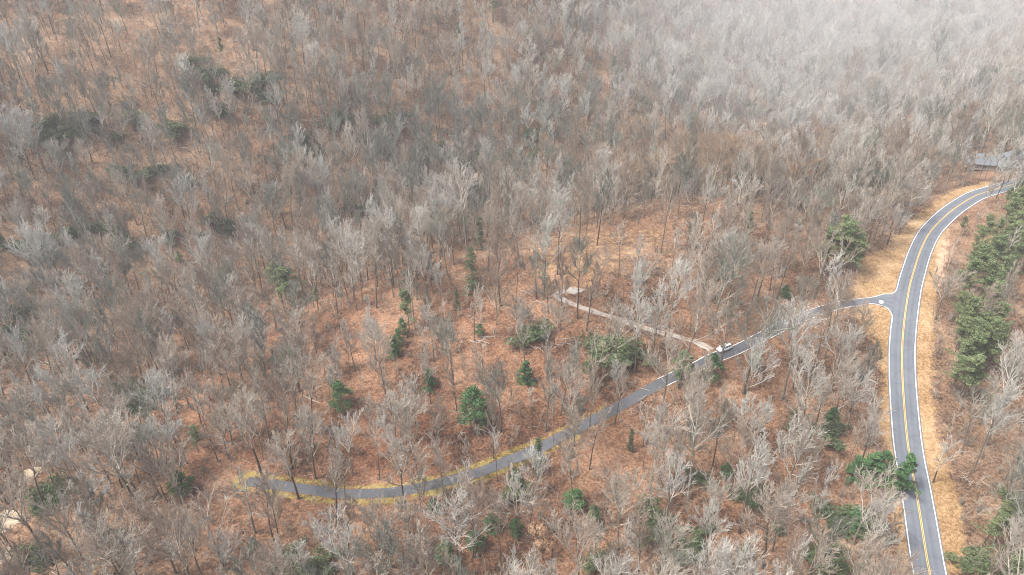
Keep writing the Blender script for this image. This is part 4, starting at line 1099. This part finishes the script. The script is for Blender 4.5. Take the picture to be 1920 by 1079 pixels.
def cab(x, w, z): return [(x, -w, 1.0), (x, -w*.93, 1.0 + (z-1)*.5), (x, -w*.80, z-.04), (x, -w*.55, z), (x, w*.55, z), (x, w*.80, z-.04), (x, w*.93, 1.0 + (z-1)*.5), (x, w, 1.0)]
loft('cabin_glass', [cab(1.05,.78,1.02),cab(.75,.82,1.2),(cab(.3,.83,1.46)),cab(-.3,.84,1.5),cab(-1.2,.84,1.49),cab(-1.75,.82,1.42),cab(-2.0,.78,1.2),cab(-2.08,.74,1.03)], M_CG, car)
def rf_(x, w, z): return [(x, -w, z-.05), (x, -w*.9, z+.015), (x, 0, z+.05), (x, w*.9, z+.015), (x, w, z-.05), (x, 0, z-.03)]
ro = loft('roof', [rf_(.34,.62,1.45),rf_(.0,.66,1.5),rf_(-.8,.68,1.52),rf_(-1.5,.67,1.5),rf_(-1.95,.62,1.44)], M_PAINT, car)
f = MB()
for s in (-1, 1): f.box(-1.6, .1, s*.6-.02, s*.6+.02, 1.56, 1.60)
f.build('roof_rail', M_BLK, ro)
for s in (-1, 1):
    for (xa, xb, z2, sl_) in ((1.0, .38, 1.42, 0), (-.42, -.52, 1.45, 0), (-1.35, -1.45, 1.44, 0), (-2.0, -1.78, 1.40, 0)):
        f = MB(); y1, y2 = s*.845, s*.69
        f.hexa([(xa-.05,y1-.02,1.0),(xa+.05,y1-.02,1.0),(xa+.05,y1+.02,1.0),(xa-.05,y1+.02,1.0),(xb-.05,y2-.02,z2),(xb+.05,y2-.02,z2),(xb+.05,y2+.02,z2),(xb-.05,y2+.02,z2)])
        f.build('pillar', M_PAINT, car)
    f = MB(); f.box(.72, .92, s*1.0-.09, s*1.0+.09, 1.0, 1.14); f.build('wing_mirror', M_PAINT, car, .03)
    f = MB(); f.box(2.0, 2.22, s*.62-.15, s*.62+.15, .64, .76); f.build('headlight', flat('headlight_lens', (.7, .72, .74), .1, .02), car, .03)
    f = MB(); f.box(-2.17, -2.05, s*.7-.1, s*.7+.1, .8, 1.05); f.build('tail_light', flat('red_lens', (.4, .02, .02), .2), car, .02)
    f = MB(); f.box(-1.1, 1.05, s*.925-.012, s*.925+.012, .2, .34); f.build('side_skirt', M_BLK, car)
    for hx in (.0, -1.05):
        f = MB(); f.box(hx-.1, hx+.1, s*.935-.012, s*.935+.012, .86, .89); f.build('door_handle', M_BLK, car)
    for xx in (1.38, -1.32):
        f = MB(); f.cyl((xx, s*.84, .33), 'y', .36, .20, 24); wh = f.build('tyre', M_TYRE, car, .03)
        f = MB(); f.cyl((xx, s*.945, .33), 'y', .22, .02, 10); f.build('rim', M_RIM, wh)
        f = MB(); f.cyl((xx, s*.90, .36), 'y', .41, .045, 24); f.build('wheel_arch', M_BLK, car)
f = MB(); f.box(2.1, 2.245, -.45, .45, .42, .58); f.build('grille', M_BLK, car, .02)
f = MB(); f.box(-2.2, -2.17, -.26, .26, .5, .62); f.build('number_plate', M_TRIM, car)
f = MB(); f.hexa([(1.12,-.6,1.0),(1.16,.6,1.0),(1.12,.6,1.0),(1.1,-.6,1.0),(1.12,-.6,1.02),(1.16,.6,1.02),(1.12,.6,1.02),(1.1,-.6,1.02)]); f.build('wiper', M_BLK, car)

# ------------------------------------------------------------------ haze
t = bpy.data.materials.new('haze'); t.use_nodes = True; t.node_tree.nodes.clear()
vo = t.node_tree.nodes.new('ShaderNodeVolumePrincipled'); mo_ = t.node_tree.nodes.new('ShaderNodeOutputMaterial')
vo.inputs['Color'].default_value = (.97, .985, 1, 1); vo.inputs['Density'].default_value = 0.00028; vo.inputs['Anisotropy'].default_value = 0.0
t.node_tree.links.new(vo.outputs[0], mo_.inputs['Volume'])
zmax = max(float(GZ.max()) + 40, CAM_Z + 8)
f = MB(); f.box(-915, 915, -165, 1530, float(GZ.min()) - 1, zmax)
hb = f.build('haze', t); tag(hb, 'thin pale winter haze over the far valley', 'haze', kind='stuff')
print('BOX', float(GZ.min()), float(GZ.max()))

import bmesh
bm = bmesh.new(); bmesh.ops.create_icosphere(bm, subdivisions=4, radius=1)
_pm = np.random.default_rng(4).uniform(0, 6, 6)
for v in bm.verts:
    c = v.co.copy(); k = 1 + .10 * math.sin(3 * c.x + _pm[0]) * math.cos(2 * c.y + _pm[1]) + .07 * math.sin(6 * c.y + _pm[2]) + .05 * math.sin(7 * c.x + 5 * c.z + _pm[3])
    v.co = c * k
me = bpy.data.meshes.new('mist'); bm.to_mesh(me); bm.free()
t2 = t.copy(); t2.name = 'mist'
t2.node_tree.nodes['Principled Volume'].inputs['Density'].default_value = 0.0011
me.materials.append(t2)
mi = bpy.data.objects.new('mist', me); COL.objects.link(mi); mi.location = (345, 600, 22); mi.scale = (330, 335, 84)
tag(mi, 'white snow mist hanging over the upper right valley', 'mist', kind='stuff')

m2 = mi.copy(); m2.data = mi.data.copy(); m2.data.materials.clear(); t3 = t2.copy(); t3.node_tree.nodes['Principled Volume'].inputs['Density'].default_value = 0.0009
m2.data.materials.append(t3); COL.objects.link(m2); m2.location = (190, 560, 15); m2.scale = (120, 95, 42); m2.rotation_euler = (0, 0, 1.0)
m2['label'] = 'thicker white mist patch at the top centre right'
